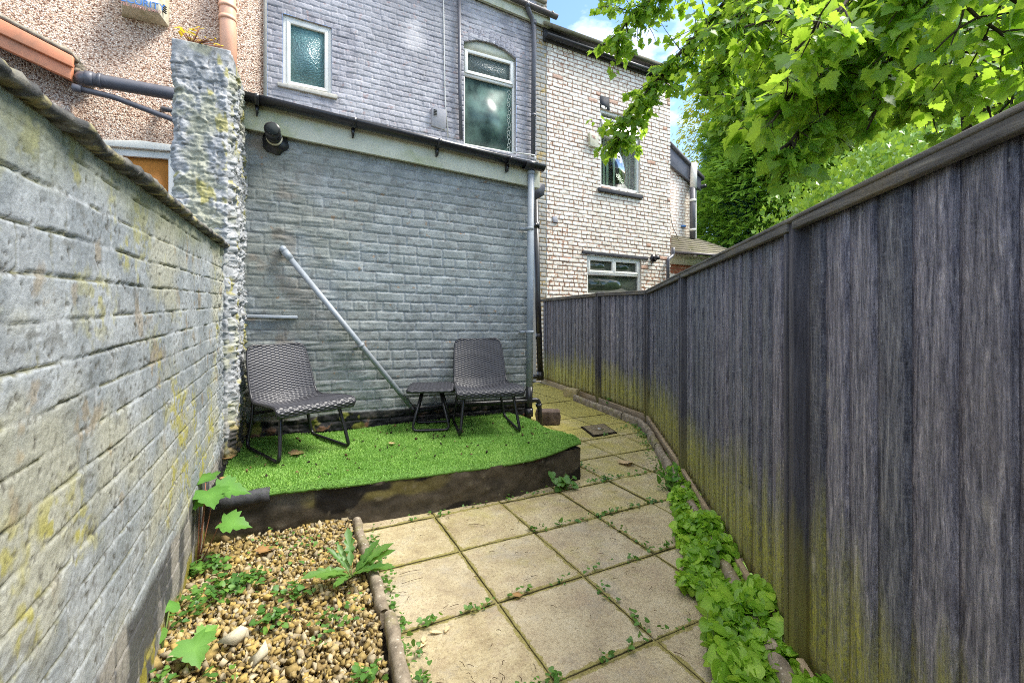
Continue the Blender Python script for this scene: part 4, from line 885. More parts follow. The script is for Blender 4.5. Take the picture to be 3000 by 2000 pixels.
# black soil pipe in the alley corner
bp = [PY(1569, 585, 6.85), PY(1575, 860, 6.85), PY(1583, 1092, 6.85)]
V, f = join([tube(bp, .050, 16), tube([bp[2]+np.array([0, 0, .02]), bp[2]+np.array([0, 0, -.12])], .062, 16), tube([bp[2]-np.array([.14, 0, .06]), bp[2]-np.array([0, 0, .06])], .04, 12)]); sp_ = mesh('soil_pipe', V, f, 'black_plastic', gh, True)
for yy_ in (660, 985):
    q = PY(1570+(yy_-585)*.022, yy_, 6.85); V, f = tube([q-np.array([0, 0, .05]), q+np.array([0, 0, .05])], .057, 16); mesh('pipe_collar', V, f, 'black_plastic', sp_, True)
q = PY(1567, 660, 6.78); V, f = tube([q, q-np.array([0, .06, 0])], .03, 12); mesh('pipe_boss', V, f, 'black_plastic', sp_)

# ------------------------------------------------------------------ white brick house
wh = thing('white_brick_house', (5.7, 7.1, 0), 'two storey house of flaking white painted brick with brown joints beyond the fence', 'house')
xr = PY(1963, 0, YU)[0]
p0_, p1_ = PY(1600, 100, YU-.12), PY(1968, 228, YU-.12)
wu = XZ([(1756, 318), (1876, 352), (1873, 566), (1761, 546)], YU); wu = upright(wu); wu_ = Quad(wu, YU)
wlw = XZ([(1718, 746), (1878, 760), (1878, 866), (1720, 866)], YU); wlw = upright(wlw)
brick_wall('wall', k2, xr, 0, lambda q: p0_[2]+(p1_[2]-p0_[2])*(q-p0_[0])/(p1_[0]-p0_[0])+.05, [wu, wlw], YU, .0105, fn_white, wh)
mesh('side_wall', *box(xr-.02, xr+.0, YU+.3, YU+4, 0, p1_[2]-.02), 'white_brick', wh)
win = frame(wu_, 0, wu_.w, 0, wu_.h, .05, YU+.03, YU+.11, wh, name='window')
zt_ = wu_.h*.30
mesh('transom_bar', *prism(wu_.rect(.04, wu_.w-.04, zt_, zt_+.06), YU+.02, YU+.11), 'frame_white', win)
pane(wu_, .04, wu_.w-.04, zt_+.05, wu_.h-.04, YU+.07, win, 'clear_glass'); pane(wu_, .04, wu_.w-.04, .04, zt_+.01, YU+.075, win, 'clear_glass')
# open top light tilted outwards
a0, a1 = wu_.p(.03, zt_-.28), wu_.p(wu_.w-.03, zt_-.28); b0, b1 = wu_.p(.03, zt_), wu_.p(wu_.w-.03, zt_)
V = []
for (pt, yy_) in ((a0, YU+.02), (a1, YU+.02), (b1, YU-.12), (b0, YU-.12)): V.append((pt[0], yy_, pt[1]))
V = np.array(V); bars = join([beam(V[i], V[(i+1) % 4], .045, .04, (0, -1, .2)) for i in range(4)]); mesh('opened_top_light', *bars, 'frame_white', win)
mesh('top_light_pane', V, np.array([(0, 1, 2, 3)]), 'clear_glass', win)
bl = []
for i in range(11):
    if i in (4, 6): continue
    x = .06+i*(wu_.w-.14)/10.4; p0_, p1_ = wu_.p(x, .05), wu_.p(x, wu_.h-.06); bl.append(beam((p0_[0], YU+.17, p0_[1]), (p1_[0], YU+.17, p1_[1]), .004, .085, (1, .45, 0)))
V, f = join(bl); mesh('vertical_blind', V, f, 'blind', win)
mesh('room', *box(min(q[0] for q in wu)-.3, max(q[0] for q in wu)+.3, YU+.45, YU+.5, min(q[1] for q in wu)-.3, max(q[1] for q in wu)+.3), 'room_dark', wh)
mesh('sill', *prism(XZ([(1753, 549), (1882, 572), (1882, 583), (1753, 560)], YU-.03), YU-.06, YU+.03), 'slate_sill', win, bevel=.006)
mesh('slate_patch', *prism(XZ([(1757, 281), (1784, 286), (1786, 324), (1757, 316)], YU), YU-.008, YU+.02), 'slate_sill', wh)
wq = Quad(wlw, YU); win = frame(wq, 0, wq.w, 0, wq.h, .05, YU+.03, YU+.11, wh, name='window')
zt_ = wq.h*.42
mesh('transom_bar', *prism(wq.rect(.04, wq.w-.04, zt_, zt_+.05), YU+.028, YU+.11), 'frame_white', win)
for q0, q1 in ((.05, wq.w*.5), (wq.w*.5, wq.w-.05)):
    s_f = frame(wq, q0, q1, .05, zt_, .045, YU+.018, YU+.09, win, name='sash')
    pane(wq, q0+.03, q1-.03, .08, zt_-.03, YU+.06, win, 'glass_dark')
pane(wq, .04, wq.w-.04, zt_+.04, wq.h-.03, YU+.07, win, 'glass_dark')
mesh('lintel', *prism(XZ([(1705, 734), (1897, 753), (1897, 762), (1705, 743)], YU), YU-.03, YU+.02), 'slate_sill', wh, bevel=.005)
q = XZ([(1727, 388), (1752, 392), (1752, 434), (1727, 428)], YU-.05); abx = mesh('alarm_box', *prism(q, YU-.07, YU), 'alarm_cream', wh, bevel=.006)
mesh('meter_plaque', *prism(XZ([(1617, 634), (1630, 634), (1633, 653), (1619, 651)], YU), YU-.03, YU), 'alarm_grey', wh, bevel=.003)
q = PY(1912, 757, YU); V, f = join([tube([q, q+np.array([0, -.05, 0])], .075, 16), tube([q, q+np.array([.0, -.16, .0])], .045, 14)]); mesh('flue_pipe', V, f, 'black_plastic', wh, True)
V, f = join([prism(XZ([(1645, 752), (1672, 754), (1672, 773), (1645, 771)], YU), YU-.004, YU+.01)]); mesh('bare_brick', V, f, 'red_brick', wh)
p0_, p1_ = PY(1600, 100, YU-.12), PY(1968, 228, YU-.12)
V, f = sweep(gutter_prof(.06), p0_, p1_); mesh('gutter', V, f, 'black_plastic', wh, True)
mesh('fascia_board', *beam(p0_+np.array([0, .09, .05]), p1_+np.array([0, .09, .05]), .03, .24), 'slate_sill', wh)
mesh('roof', *beam((p0_[0], YU+1.9, p0_[2]+1.4), (p1_[0], YU+1.9, p1_[2]+1.4), 4.8, .06, (0, -.6, 1)), 'slate_roof', wh)
V, f = tube(rpath([PY(1972, 725, YU+.0), PY(1972, 748, YU+.0), PY(1957, 760, YU-.06), PY(1957, 850, YU-.06)], .06), .035, 12); mesh('porch_downpipe', V, f, 'dark_pipe', wh, True)
V, f = tube(rpath([PY(1963, 622, YU), PY(1969, 660, YU), PY(1990, 706, YU+.3)], .1), .006, 6); mesh('cable', V, f, 'room_dark', wh)

# the next house along: rear wing and tiled porch
YW = 8.6
nh = thing('white_wing_house', (8.6, 8.6, 0), 'narrow white brick house wing with sloping roof edge and tiled porch', 'house')
a, b = XZ([(1950, 424), (2047, 524)], YW); lb = PY(1950, 900, YW)[0]; rb = PY(2027, 700, YW)[0]
def vz(x): return a[1]+(b[1]-a[1])*(x-a[0])/(b[0]-a[0])
mesh('wall', *prism([(lb, 0), (rb, 0), (rb, vz(rb)-.25), (lb, vz(lb)-.25)], YW, YW+.3), 'white_brick', nh)
mesh('white_corner', *prism([(rb, 0), (rb+.16, 0), (rb+.16, vz(rb)-.25), (rb, vz(rb)-.2)], YW-.012, YW+.28), 'frame_white', nh)
mesh('barge_board', *prism([(lb, vz(lb)-.5), (rb+.25, vz(rb+.25)-.34), (rb+.25, vz(rb+.25)-.03), (lb, vz(lb)-.03)], YW-.09, YW-.02), 'dark_pipe', nh, bevel=.01)
mesh('roof', *prism([(lb, vz(lb)-.02), (rb+.32, vz(rb+.32)-.02), (rb+.32, vz(rb+.32)+.08), (lb, vz(lb)+.08)], YW-.13, YW+4), 'slate_sill', nh)
V, f = tube([PY(2033, 478, YW-.15), PY(2031, 552, YW-.15)], .085, 14); so = mesh('soil_pipe', V, f, 'frame_white', nh, True)
V, f = tube([PY(2029, 550, YW-.15), PY(2029, 700, YW-.15)], .075, 14); mesh('lower_soil_pipe', V, f, 'dark_pipe', so, True)
for y_ in (588, 674):
    q = PY(2029, y_, YW-.15); V, f = tube([q-np.array([0, 0, .03]), q+np.array([0, 0, .03])], .092, 14); mesh('pipe_clip', V, f, 'frame_white', so, True)
mesh('side_gutter', *beam((rb+.28, YW-.2, vz(rb)-.38), (rb+.28, YW+3, vz(rb)-.38), .1, .08), 'black_plastic', nh)
q = XZ([(1995, 660), (2005, 661), (2005, 666), (1995, 665)], YW); mesh('blue_valve', *prism(q, YW-.06, YW), 'lettering_blue', nh)
# porch: slate roof, cream fascia, red brick, door frame
YP = 7.75
E0, E1 = PY(1966, 735, YP-.3), PY(2200, 752, YP-.3); B0, B1 = PY(1968, 688, YW-.01), PY(2050, 700, YW-.01); B1 = np.array([E1[0]-.6, YW, B0[2]-.02])
rf = []; nr = 8
for r in range(nr):
    t0, t1 = r/nr, (r+1.06)/nr; z_ = .018
    q = [E0*(1-t0)+B0*t0+np.array([0, 0, z_]), E1*(1-t0)+B1*t0+np.array([0, 0, z_]), E1*(1-t1)+B1*t1, E0*(1-t1)+B0*t1]
    q += [x-np.array([0, 0, .016]) for x in q]; rf.append((np.array(q), np.array([(0, 1, 2, 3), (7, 6, 5, 4), (0, 4, 5, 1), (1, 5, 6, 2), (2, 6, 7, 3), (3, 7, 4, 0)])))
V, f = join(rf); mesh('porch_roof', V, f, 'slate_roof', nh)
mesh('porch_fascia', *prism([(E0[0], E0[2]-.03), (E1[0], E1[2]-.03), (E1[0], E1[2]-.27), (E0[0], E0[2]-.25)], YP-.05, YP-.01), 'cream_fascia', nh)
mesh('porch_gutter', *beam(E0-np.array([0, .02, .03]), E1-np.array([0, .02, .03]), .07, .05), 'brown_gutter', nh)
dzp = E0[2]-.25
mesh('porch_wall', *prism([(E0[0], 0), (E1[0], 0), (E1[0], dzp+.05), (E0[0], dzp+.05)], YP+.02, YP+.2), 'red_brick', nh)
dq = [(E0[0]+.1, dzp-.22), (E0[0]+1.35, dzp-.25), (E0[0]+1.35, .1), (E0[0]+.1, .1)]; Qd = Quad(dq, YP)
dr = frame(Qd, 0, Qd.w, 0, Qd.h, .09, YP-.03, YP+.015, nh, name='door'); mesh('mullion', *prism(Qd.rect(.72, .82, .05, Qd.h-.05), YP-.025, YP+.01), 'frame_white', dr)
pane(Qd, .07, Qd.w-.07, .07, Qd.h-.07, YP-.012, dr, 'glass_dark')

# ------------------------------------------------------------------ pebbledash house
ph = thing('pebbledash_house', (-2., 7.1, 0), 'pink pebbledashed house with orange trim on the far left', 'house')
YD = YU-.03; xl = -9.; 
wd_ = XZ([(300, 425), (520, 442), (520, 700), (300, 690)], YD)
wall_holes('wall', [(xl, 0), (k0-.012, 0), (k0-.012, 8.6), (xl, 8.6)], [wd_], YD, 'pebbledash', ph, .16)
mesh('render_stop', *prism([(k0-.045, 3.2), (k0-.006, 3.2), (k0-.006, 8.6), (k0-.045, 8.6)], YD-.022, YD+.02), 'sill_stone', ph)
Qw = Quad(wd_, YD); win = frame(Qw, 0, Qw.w, 0, Qw.h, .10, YD+.03, YD+.12, ph, name='window'); pane(Qw, .08, Qw.w-.08, .08, Qw.h-.08, YD+.08, win, 'orange_board')
mesh('lintel', *prism(XZ([(296, 411), (410, 413), (520, 428), (520, 446), (296, 428)], YD), YD-.03, YD+.03), 'label_white', ph, bevel=.01)
# lean-to side piece with orange barge board
YL = 6.86
mesh('lean_to_wall', *prism(XZ([(-700, 190), (205, 300), (205, 1000), (-700, 1000)], YL)[0:2]+[(PY(205, 0, YL)[0], 0), (PY(-700, 0, YL)[0], 0)], YL, YD), 'pebbledash', ph)
q = XZ([(-300, -70), (216, 188), (211, 238), (-300, 0)], YL-.06); mesh('barge_board', *prism(q, YL-.10, YL-.03), 'orange_paint', ph, bevel=.008)
q = XZ([(-300, -96), (219, 172), (217, 203), (-300, -40)], YL-.10); mesh('verge_trim', *prism(q, YL-.15, YL-.10), 'orange_paint', ph, bevel=.008)
q = XZ([(-300, -110), (219, 160), (219, 171), (-300, -97)], YL-.06); mesh('lean_to_roof', *prism(q, YL-.14, YD), 'cement', ph)
rs_ = []
for i in range(16):
    t_ = i/15; b_p = PY(190+60*t_, 160+70*t_, YL+.1); rs_.append(stones(np.array([b_p+rng.normal(size=3)*.04]), np.array([.075]), [(.3, .26, .2)], 'x')[:2])
V, f = join(rs_); mesh('cement_flaunching', V, f, 'cement', ph)
def pipe(pts, r, mat, parent, name, n=14, rr=.06): V, f = tube(rpath(pts, rr), r, n); return mesh(name, V, f, mat, parent, True)
YPp = 6.75
pw = pipe([PY(242, 234, YPp+.30), PY(242, 229, YPp), PY(430, 262, YPp), PY(640, 300, YPp)], .075, 'dark_pipe', ph, 'waste_pipe', 16, .14)
q0, q1 = PY(290, 237, YPp), PY(300, 239, YPp); V, f = tube([q0, q1], .086, 16); mesh('pipe_collar', V, f, 'dark_pipe', pw, True)
V, f = tube([PY(252, 230, YPp), PY(276, 234.5, YPp)], .083, 16); mesh('pipe_elbow', V, f, 'dark_pipe', pw, True)
pw = pipe([PY(215, 257, YPp), PY(330, 284, YPp), PY(505, 350, YPp), PY(560, 372, YPp)], .032, 'dark_pipe', ph, 'overflow_pipe', 12); V, f = tube([PY(214, 257, YPp), PY(240, 263, YPp)], .046, 12); mesh('pipe_collar', V, f, 'dark_pipe', pw, True)
pipe([PY(478, 318, YD), PY(478, 320, YD-.12), PY(560, 334, YD-.12)], .03, 'dark_pipe', ph, 'stub_pipe', 12, .04)
pp_ = pipe([PY(664, -80, YD-.1), PY(668, 60, YD-.1), PY(670, 260, YD-.1)], .095, 'peach_pipe', ph, 'rain_pipe', 18)
for y_ in (22, 58):
    q = PY(667, y_, YD-.1); V, f = tube([q-np.array([0, 0, .025]), q+np.array([0, 0, .025])], .103, 18); mesh('pipe_collar', V, f, 'peach_pipe', pp_, True)
q = XZ([(356, -48), (500, -16), (500, 82), (356, 48)], YD-.12)
V, f = prism(q, YD-.22, YD); V = np.array(V); mid = V.copy()
# lower half of the alarm box slopes back to the wall
al = thing('alarm_box', (q[0][0], YD-.1, q[0][1]), 'mildewed cream burglar alarm box with blue lettering on the pebbledash wall', 'alarm box')
fr_ = XZ([(356, -60), (466, -32), (466, 40), (356, 12)], YD-.24); bk_ = XZ([(356, -80), (499, -40), (497, 83), (357, 50)], YD-.0)
V = np.array([(a_, YD-.24, b_) for a_, b_ in fr_]+[(a_, YD-.004, b_) for a_, b_ in bk_])
V[0:4] = V[0:4]; mesh('casing', V, np.array([(0, 1, 2, 3), (7, 6, 5, 4), (0, 4, 5, 1), (1, 5, 6, 2), (2, 6, 7, 3), (3, 7, 4, 0)]), 'alarm_cream', al, bevel=.01)
lw = np.array(fr_[1])-np.array(fr_[0]); lab_ang = math.atan2(lw[1], lw[0]); lwid = np.linalg.norm(lw)
def text(s_, size, pos, rotx, ang, mat, parent, name='lettering'):
    cu = bpy.data.curves.new(name, 'FONT'); cu.body = s_; cu.size = size; cu.extrude = .002; cu.align_x = 'CENTER'
    o = bpy.data.objects.new(name, cu); COL.objects.link(o); o.rotation_euler = (R(90), -ang, 0); o.location = tuple(np.asarray(pos)-wl(parent)); o.parent = parent; cu.materials.append(M[mat]); bpy.context.view_layer.update(); me = bpy.data.meshes.new_from_object(o.evaluated_get(bpy.context.evaluated_depsgraph_get())); q_ = bpy.data.objects.new(name, me); COL.objects.link(q_); q_.parent = parent; q_.location = o.location; q_.rotation_euler = o.rotation_euler; bpy.data.objects.remove(o); me.materials.clear(); me.materials.append(M[mat]); return q_
ctr = (np.array(fr_[0])+np.array(fr_[1])+np.array(fr_[2])+np.array(fr_[3]))/4; dn = np.array([-math.sin(-lab_ang), -math.cos(lab_ang)])
fh = np.linalg.norm(np.array(fr_[3])-np.array(fr_[0]))
mesh('label_plate', *prism([tuple(np.array(fr_[i])*.94+ctr*.06) for i in range(4)], YD-.246, YD-.238), 'label_white', al)
tq = PY(412, 16, YD-.25); text('SECURITY', .108, tq, 90, -lab_ang, 'lettering_blue', al)
tq = PY(412, 27, YD-.25); text('TEL: (0700) 63410', .052, tq, 90, -lab_ang, 'lettering_red', al)
sl4 = [beam(PY(478+i*0, 17+i*6, YD-.16)+np.array([.0, -.02, 0]), PY(489, 27+i*6, YD-.14)+np.array([0, -.02, 0]), .012, .012) for i in range(4)]
V, f = join(sl4); mesh('sounder_slot', V, f, 'room_dark', al)
text('TEL', .07, (PY(1739, 405, YU-.075)[0], YU-.074, PY(1739, 405, YU-.075)[2]), 90, -.15, 'lettering_red', abx)

# ------------------------------------------------------------------ fence
fen = thing('fence', (2.7, 2.5, 0), 'black stained feather edge board fence with capping rail along the right side', 'fence')
TOP = [1.47, 1.50, 1.485, 1.535, 1.56, 1.60]
def panel(i):
    a, b = FEN[i], FEN[i+1]; L = np.linalg.norm(b-a); d = (b-a)/L; nrm = np.array([d[1], -d[0]])
    if np.dot(nrm, -a) < 0: nrm = -nrm                                  # towards the yard
    n = int(round((L-.10)/.108)); ww = np.array([random.uniform(.7, 1.3) for _ in range(n)]); eb = .052+np.concatenate([[0], np.cumsum(ww)/ww.sum()])*(L-.10); Vs = []; Fs = []; cs = []; m = 0
    for k in range(n):
        r = random.random(); zt = lambda s_: TOP[i]*(1-s_/L)+TOP[i+1]*s_/L
        ns, nz = 5, 28; s0 = eb[k]-.004*(k > 0); s1 = eb[k+1]+.006; tw = random.uniform(-.004, .004)
        s0 += .0; S_, Z_ = np.meshgrid(np.linspace(s0, s1, ns), np.linspace(0, 1, nz), indexing='ij'); zz = .075+(np.array([zt(q) for q in S_[:, 0]])[:, None]-.004-.075)*Z_
        th = .004+.013*(S_-s0)/(s1-s0)+tw*.6*Z_+(fbm(S_*40+k*7, zz*3, 3, i*17+k)-.5)*.004
        P = np.concatenate([a[0]+d[0]*S_[..., None]+nrm[0]*th[..., None], a[1]+d[1]*S_[..., None]+nrm[1]*th[..., None], zz[..., None]], -1)
        fr = P.reshape(-1, 3); idx = np.arange(ns*nz).reshape(ns, nz); ring = np.concatenate([idx[:-1, 0], idx[-1, :-1], idx[:0:-1, -1], idx[0, :0:-1]])
        bk = fr[ring].copy(); bk[:, :2] -= nrm*(th.reshape(-1)[ring]+.004)[:, None]; q = np.arange(len(ring)); b0 = len(fr)
        Vs += [fr, bk]; f = grid_faces(ns, nz)
        Fs += [f+m, f[:, ::-1]+m, ] if 0 else [f+m]
        Fs += [np.stack([ring, b0+q, b0+(q+1) % len(ring), ring[(q+1) % len(ring)]], -1)+m, [m+b0+x for x in range(len(ring))]]
        cs.append(np.tile([r, random.random(), random.random()], (len(fr)+len(bk), 1))); m += len(fr)+len(bk)
    mesh('panel', np.concatenate(Vs), Fs, 'fence', fen, False, np.concatenate(cs))
    a3 = np.array([a[0], a[1], TOP[i]]); b3 = np.array([b[0], b[1], TOP[i+1]]); n3 = np.array([nrm[0], nrm[1], 0]); d3 = (b3-a3)/L
    V, f = join([beam(a3+n3*.035+d3*.02+np.array([0, 0, -.010]), b3+n3*.035-d3*.02+np.array([0, 0, -.010]), .024, .032), beam(a3-n3*.0+d3*.02+np.array([0, 0, .010]), b3+d3*.02+np.array([0, 0, .010]), .105, .014)])
    mesh('capping_rail', V, f, 'rail', fen, bevel=.004)
    V, f = beam(np.append(a, .03)+n3*.030+d3*.04, np.append(b, .03)+n3*.030-d3*.04, .026, .10); mesh('gravel_board', V, f, 'gravel_board', fen, bevel=.004)
    for z_ in (.35, 1.25): mesh('back_rail', *beam(np.append(a, z_)-n3*.04+d3*.04, np.append(b, z_)-n3*.04-d3*.04, .035, .06), 'rail', fen)
    # edge battens on the yard side
    bt = []
    for s_ in ():
        p = a+d*s_; bt.append(beam((*(p+nrm*.028), .06), (*(p+nrm*.028), TOP[i]-.05), .03, .022, (d[0], d[1], 0)))
    for s_ in (L-.045,):
        p = a+d*s_; bt.append(beam((*(p+nrm*.028), .06), (*(p+nrm*.028), TOP[i+1]-.03), .028, .022, (d[0], d[1], 0)))
    for V, f in bt: mesh('edge_batten', V, f, 'post', fen, bevel=.003)
for i in range(5): panel(i)
for i, (a, s_) in enumerate(zip(FEN[1:5], (1, 1, 1, 1))):
    d = FEN[i+1]-FEN[i]; d /= np.linalg.norm(d); nrm = np.array([d[1], -d[0]]); nrm = nrm if np.dot(nrm, -a) > 0 else -nrm
    zt = TOP[i+1]+(.03 if i == 0 else .012)
    pf = [(-.028, -.05), (.062, -.05), (.062, -.012), (.010, -.012), (.010, .037), (-.028, .037)]; sd3 = np.cross((0, 0, 1), (nrm[0], nrm[1], 0))
    if sd3[0]*d[0]+sd3[1]*d[1] < 0: pf = [(-q, p_) for q, p_ in pf][::-1]
    V, f = sweep(pf, (*a, 0), (*a, zt), (nrm[0], nrm[1], 0)); mesh('post', V, f, 'post', fen, bevel=.004)

# ------------------------------------------------------------------ seats and table
def shell_grid(prof, half, nu, nv, cup):
    P = np.array(prof, float); L = np.concatenate([[0], np.cumsum(np.linalg.norm(np.diff(P, axis=0), axis=1))]); s = np.linspace(0, L[-1], nu)
    y = np.interp(s, L, P[:, 0]); z = np.interp(s, L, P[:, 1])
    for _ in range(int(nu*.10)):
        y[1:-1] = (y[:-2]+2*y[1:-1]+y[2:])/4; z[1:-1] = (z[:-2]+2*z[1:-1]+z[2:])/4
    hw = np.interp(s, np.array([h_[0] for h_ in half])*L[-1], [h_[1] for h_ in half])
    t = np.linspace(-1, 1, nv); T = np.stack([np.gradient(y), np.gradient(z)], -1); T /= np.linalg.norm(T, axis=1)[:, None]; N = np.stack([-T[:, 1], T[:, 0]], -1)
    c = np.interp(s, np.array([h_[0] for h_ in cup])*L[-1], [h_[1] for h_ in cup])
    S_, Tt = np.meshgrid(s, t, indexing='ij'); X = hw[:, None]*Tt
    off = c[:, None]*Tt**2
    return s, S_, X, y[:, None]+N[:, 0:1]*off, z[:, None]+N[:, 1:2]*off, N
def weave(S_, X, ps=.0105, pw=.030):
    row = np.floor(S_/ps); fr = S_/ps-row; col = X/pw; k = np.floor(col+.5)
    ov = np.cos(math.pi*(col+row)); st = np.sqrt(np.clip(1-(2*fr-1)**2, 0, 1)); return st*(.45+.55*ov), (row+k) % 2
def make_chair(loc, rz, label):
    t = thing('garden_chair', loc, label, 'chair', 'woven rattan garden chairs', rz)
    prof = [(-.325, .312), (-.335, .345), (-.31, .368), (-.22, .362), (-.05, .335), (.12, .305), (.20, .318), (.245, .38), (.285, .50), (.325, .62), (.36, .735)]
    half = [(0, .262), (.05, .272), (.2, .268), (.45, .245), (.6, .236), (.75, .232), (.9, .222), (.955, .214), (.985, .198), (1, .168)]
    cup = [(0, .0), (.1, .012), (.4, .04), (.55, .055), (.75, .035), (1, .02)]
    s, S_, X, Y, Z, N = shell_grid(prof, half, 300, 120, cup); h, par = weave(S_, X)
    V = np.stack([X, Y+N[:, 0:1]*h*.005, Z+N[:, 1:2]*h*.005], -1); V2 = np.stack([X, Y-N[:, 0:1]*(.012+h*.002), Z-N[:, 1:2]*(.012+h*.002)], -1)
    nu, nv = X.shape; f = grid_faces(nu, nv); idx = np.arange(nu*nv).reshape(nu, nv); ring = np.concatenate([idx[:-1, 0], idx[-1, :-1], idx[:0:-1, -1], idx[0, :0:-1]]); q = np.arange(len(ring)); n0 = nu*nv
    kc = np.clip(.5+.5*h, 0, 1).reshape(-1); kc = np.stack([kc]*3, -1)
    seat_n = int(nu*.545)
    mesh('woven_shell', np.concatenate([V.reshape(-1, 3), V2.reshape(-1, 3)]), [f[:, ::-1], f+n0, np.stack([ring, ring[(q+1) % len(ring)], ring[(q+1) % len(ring)]+n0, ring+n0], -1)], 'wicker', t, True, np.concatenate([kc, kc*.8]), local=True)
    rim = ((V.reshape(-1, 3)+V2.reshape(-1, 3))/2)[ring[::3]]
    a, b = tube(rim, .0095, 8, True); sd_ = a; hh_ = (np.arange(len(a))//8 % 2)*.5+.2
    mesh('rim', a, b, 'wicker', t, True, np.stack([hh_]*3, -1), local=True)
    for sx in (-1, 1):
        P = rpath([(sx*.175, -.215, .325), (sx*.205, -.225, .30), (sx*.245, -.300, .014), (sx*.240, .265, .014), (sx*.205, .265, .20), (sx*.185, .285, .40), (sx*.17, .33, .60)], .055)
        a, b = tube(P, .0125, 12); mesh('leg_frame', a, b, 'tube_black', t, True, local=True)
    a, b = join([tube([(-.19, -.22, .318), (.19, -.22, .318)], .011, 10), tube([(-.195, .25, .25), (.195, .25, .25)], .011, 10), tube([(-.19, -.21, .30), (.19, .24, .26)], .008, 8), tube([(.19, -.21, .30), (-.19, .24, .26)], .008, 8)])
    mesh('seat_brace', a, b, 'tube_black', t, True, local=True); return t
TZ = PH+.018
ch = make_chair((.075, 3.66, TZ), R(23), 'black woven rattan chair in the corner by the pier, without a table in front')
c2 = ch.copy(); COL.objects.link(c2); c2.location = (1.545, 3.64, TZ); c2.rotation_euler = (0, 0, R(-13)); c2['label'] = 'black woven rattan chair next to the little table, beside the downpipe'
for k in list(ch.children):
    q = k.copy(); COL.objects.link(q); q.parent = c2
tb_ = thing('side_table', (1.13, 3.81, TZ), 'small square woven rattan table between the two chairs', 'table', None, R(-20))
xs = np.linspace(-.2, .2, 110); X, Y = np.meshgrid(xs, xs, indexing='ij')
# round the corners of the square by mapping
rc = .05; ax, ay = np.abs(X), np.abs(Y); ex_, ey = np.clip(ax-(.2-rc), 0, None)/rc, np.clip(ay-(.2-rc), 0, None)/rc
mx = np.maximum(ex_, ey); ln = np.hypot(ex_, ey)+1e-9; k = np.where((ex_ > 0) & (ey > 0), mx/ln, 1.); X = np.sign(X)*(np.minimum(ax, .2-rc)+ex_*k*rc); Y = np.sign(Y)*(np.minimum(ay, .2-rc)+ey*k*rc)
h, par = weave(Y+.3, X); zt = .362-.012*sm(.17, .2, np.maximum(np.abs(X), np.abs(Y)))
V = np.stack([X, Y, zt+h*.0025], -1).reshape(-1, 3); V2 = V.copy(); V2[:, 2] = .328
nu = 110; f = grid_faces(nu, nu); idx = np.arange(nu*nu).reshape(nu, nu); ring = np.concatenate([idx[:-1, 0], idx[-1, :-1], idx[:0:-1, -1], idx[0, :0:-1]]); q = np.arange(len(ring)); n0 = nu*nu
kc = np.stack([np.clip(.5+.5*h, 0, 1).reshape(-1)]*3, -1)
mesh('table_top', np.concatenate([V, V2]), [f, f[:, ::-1]+n0, np.stack([ring, ring+n0, ring[(q+1) % len(ring)]+n0, ring[(q+1) % len(ring)]], -1)], 'wicker', tb_, True, np.concatenate([kc, kc*.6]), local=True)
for sy in (-1, 1):
    P = rpath([(-.075, sy*.10, .33), (-.155, sy*.145, .013), (.155, sy*.145, .013), (.075, sy*.10, .33)], .045); a, b = tube(P, .0115, 12); mesh('leg_frame', a, b, 'tube_black', tb_, True, local=True)

# ------------------------------------------------------------------ small things on the ground
mc = [G(1701, 1252), G(1769, 1243), G(1808, 1270), G(1738, 1281)]; cen = sum(mc)/4
dr = thing('drain_cover', (cen[0], cen[1], .01), 'rusty square drain cover set in the paving flags', 'drain cover')
P = np.array([cen+(p-cen)*1.0 for p in mc]); P[:, 2] = .012
V = np.concatenate([P, P-np.array([0, 0, .03])]); mesh('frame', V, np.array([(0, 1, 2, 3)[::-1], (0, 4, 5, 1), (1, 5, 6, 2), (2, 6, 7, 3), (3, 7, 4, 0)]), 'soil', dr)
P2 = np.array([cen+(p-cen)*.86 for p in mc]); P2[:, 2] = .017; V = np.concatenate([P2, P2-np.array([0, 0, .02])]); mesh('lid', V, np.array([(3, 2, 1, 0), (0, 4, 5, 1), (1, 5, 6, 2), (2, 6, 7, 3), (3, 7, 4, 0)]), 'iron', dr, bevel=.004)
an = np.arange(18)*2*math.pi/18; V, f = tube([(cen[0], cen[1], .016), (cen[0], cen[1], .021)], .055, 18); mesh('centre_boss', V, f, 'iron', dr)
V, f = tube([(cen[0]+.01, cen[1], .02), (cen[0]+.01, cen[1], .0225)], .018, 10); mesh('key_hole', V, f, 'frame_white', dr)
def rough_block(c, sx, sy, sz_, rz, mat, name, seed):
    n_ = 12; g1 = np.linspace(-1, 1, n_); parts = []
    for ax_ in range(3):
        for sg in (-1, 1):
            A, B = np.meshgrid(g1, g1, indexing='ij'); P = np.zeros((n_, n_, 3)); P[..., ax_] = sg; P[..., (ax_+1) % 3] = A; P[..., (ax_+2) % 3] = B
            P = P.reshape(-1, 3); l = np.abs(P).max(1); r = np.linalg.norm(P, axis=1); P = P*(1-.10*sm(1.2, 1.73, r))[:, None]; f = grid_faces(n_, n_); parts.append((P, f if sg > 0 else f[:, ::-1]))
    V, f = join(parts); V = V*np.array([sx, sy, sz_])/2; nn = fbm(V[:, 0]*30+V[:, 2]*17+seed, V[:, 1]*30+V[:, 2]*11, 3, seed)-.5; V = V*(1+nn[:, None]*.16)
    cz, sz2 = math.cos(rz), math.sin(rz); V = np.column_stack([V[:, 0]*cz-V[:, 1]*sz2, V[:, 0]*sz2+V[:, 1]*cz, V[:, 2]])+np.asarray(c); return mesh(name, V, f, mat, None, True)
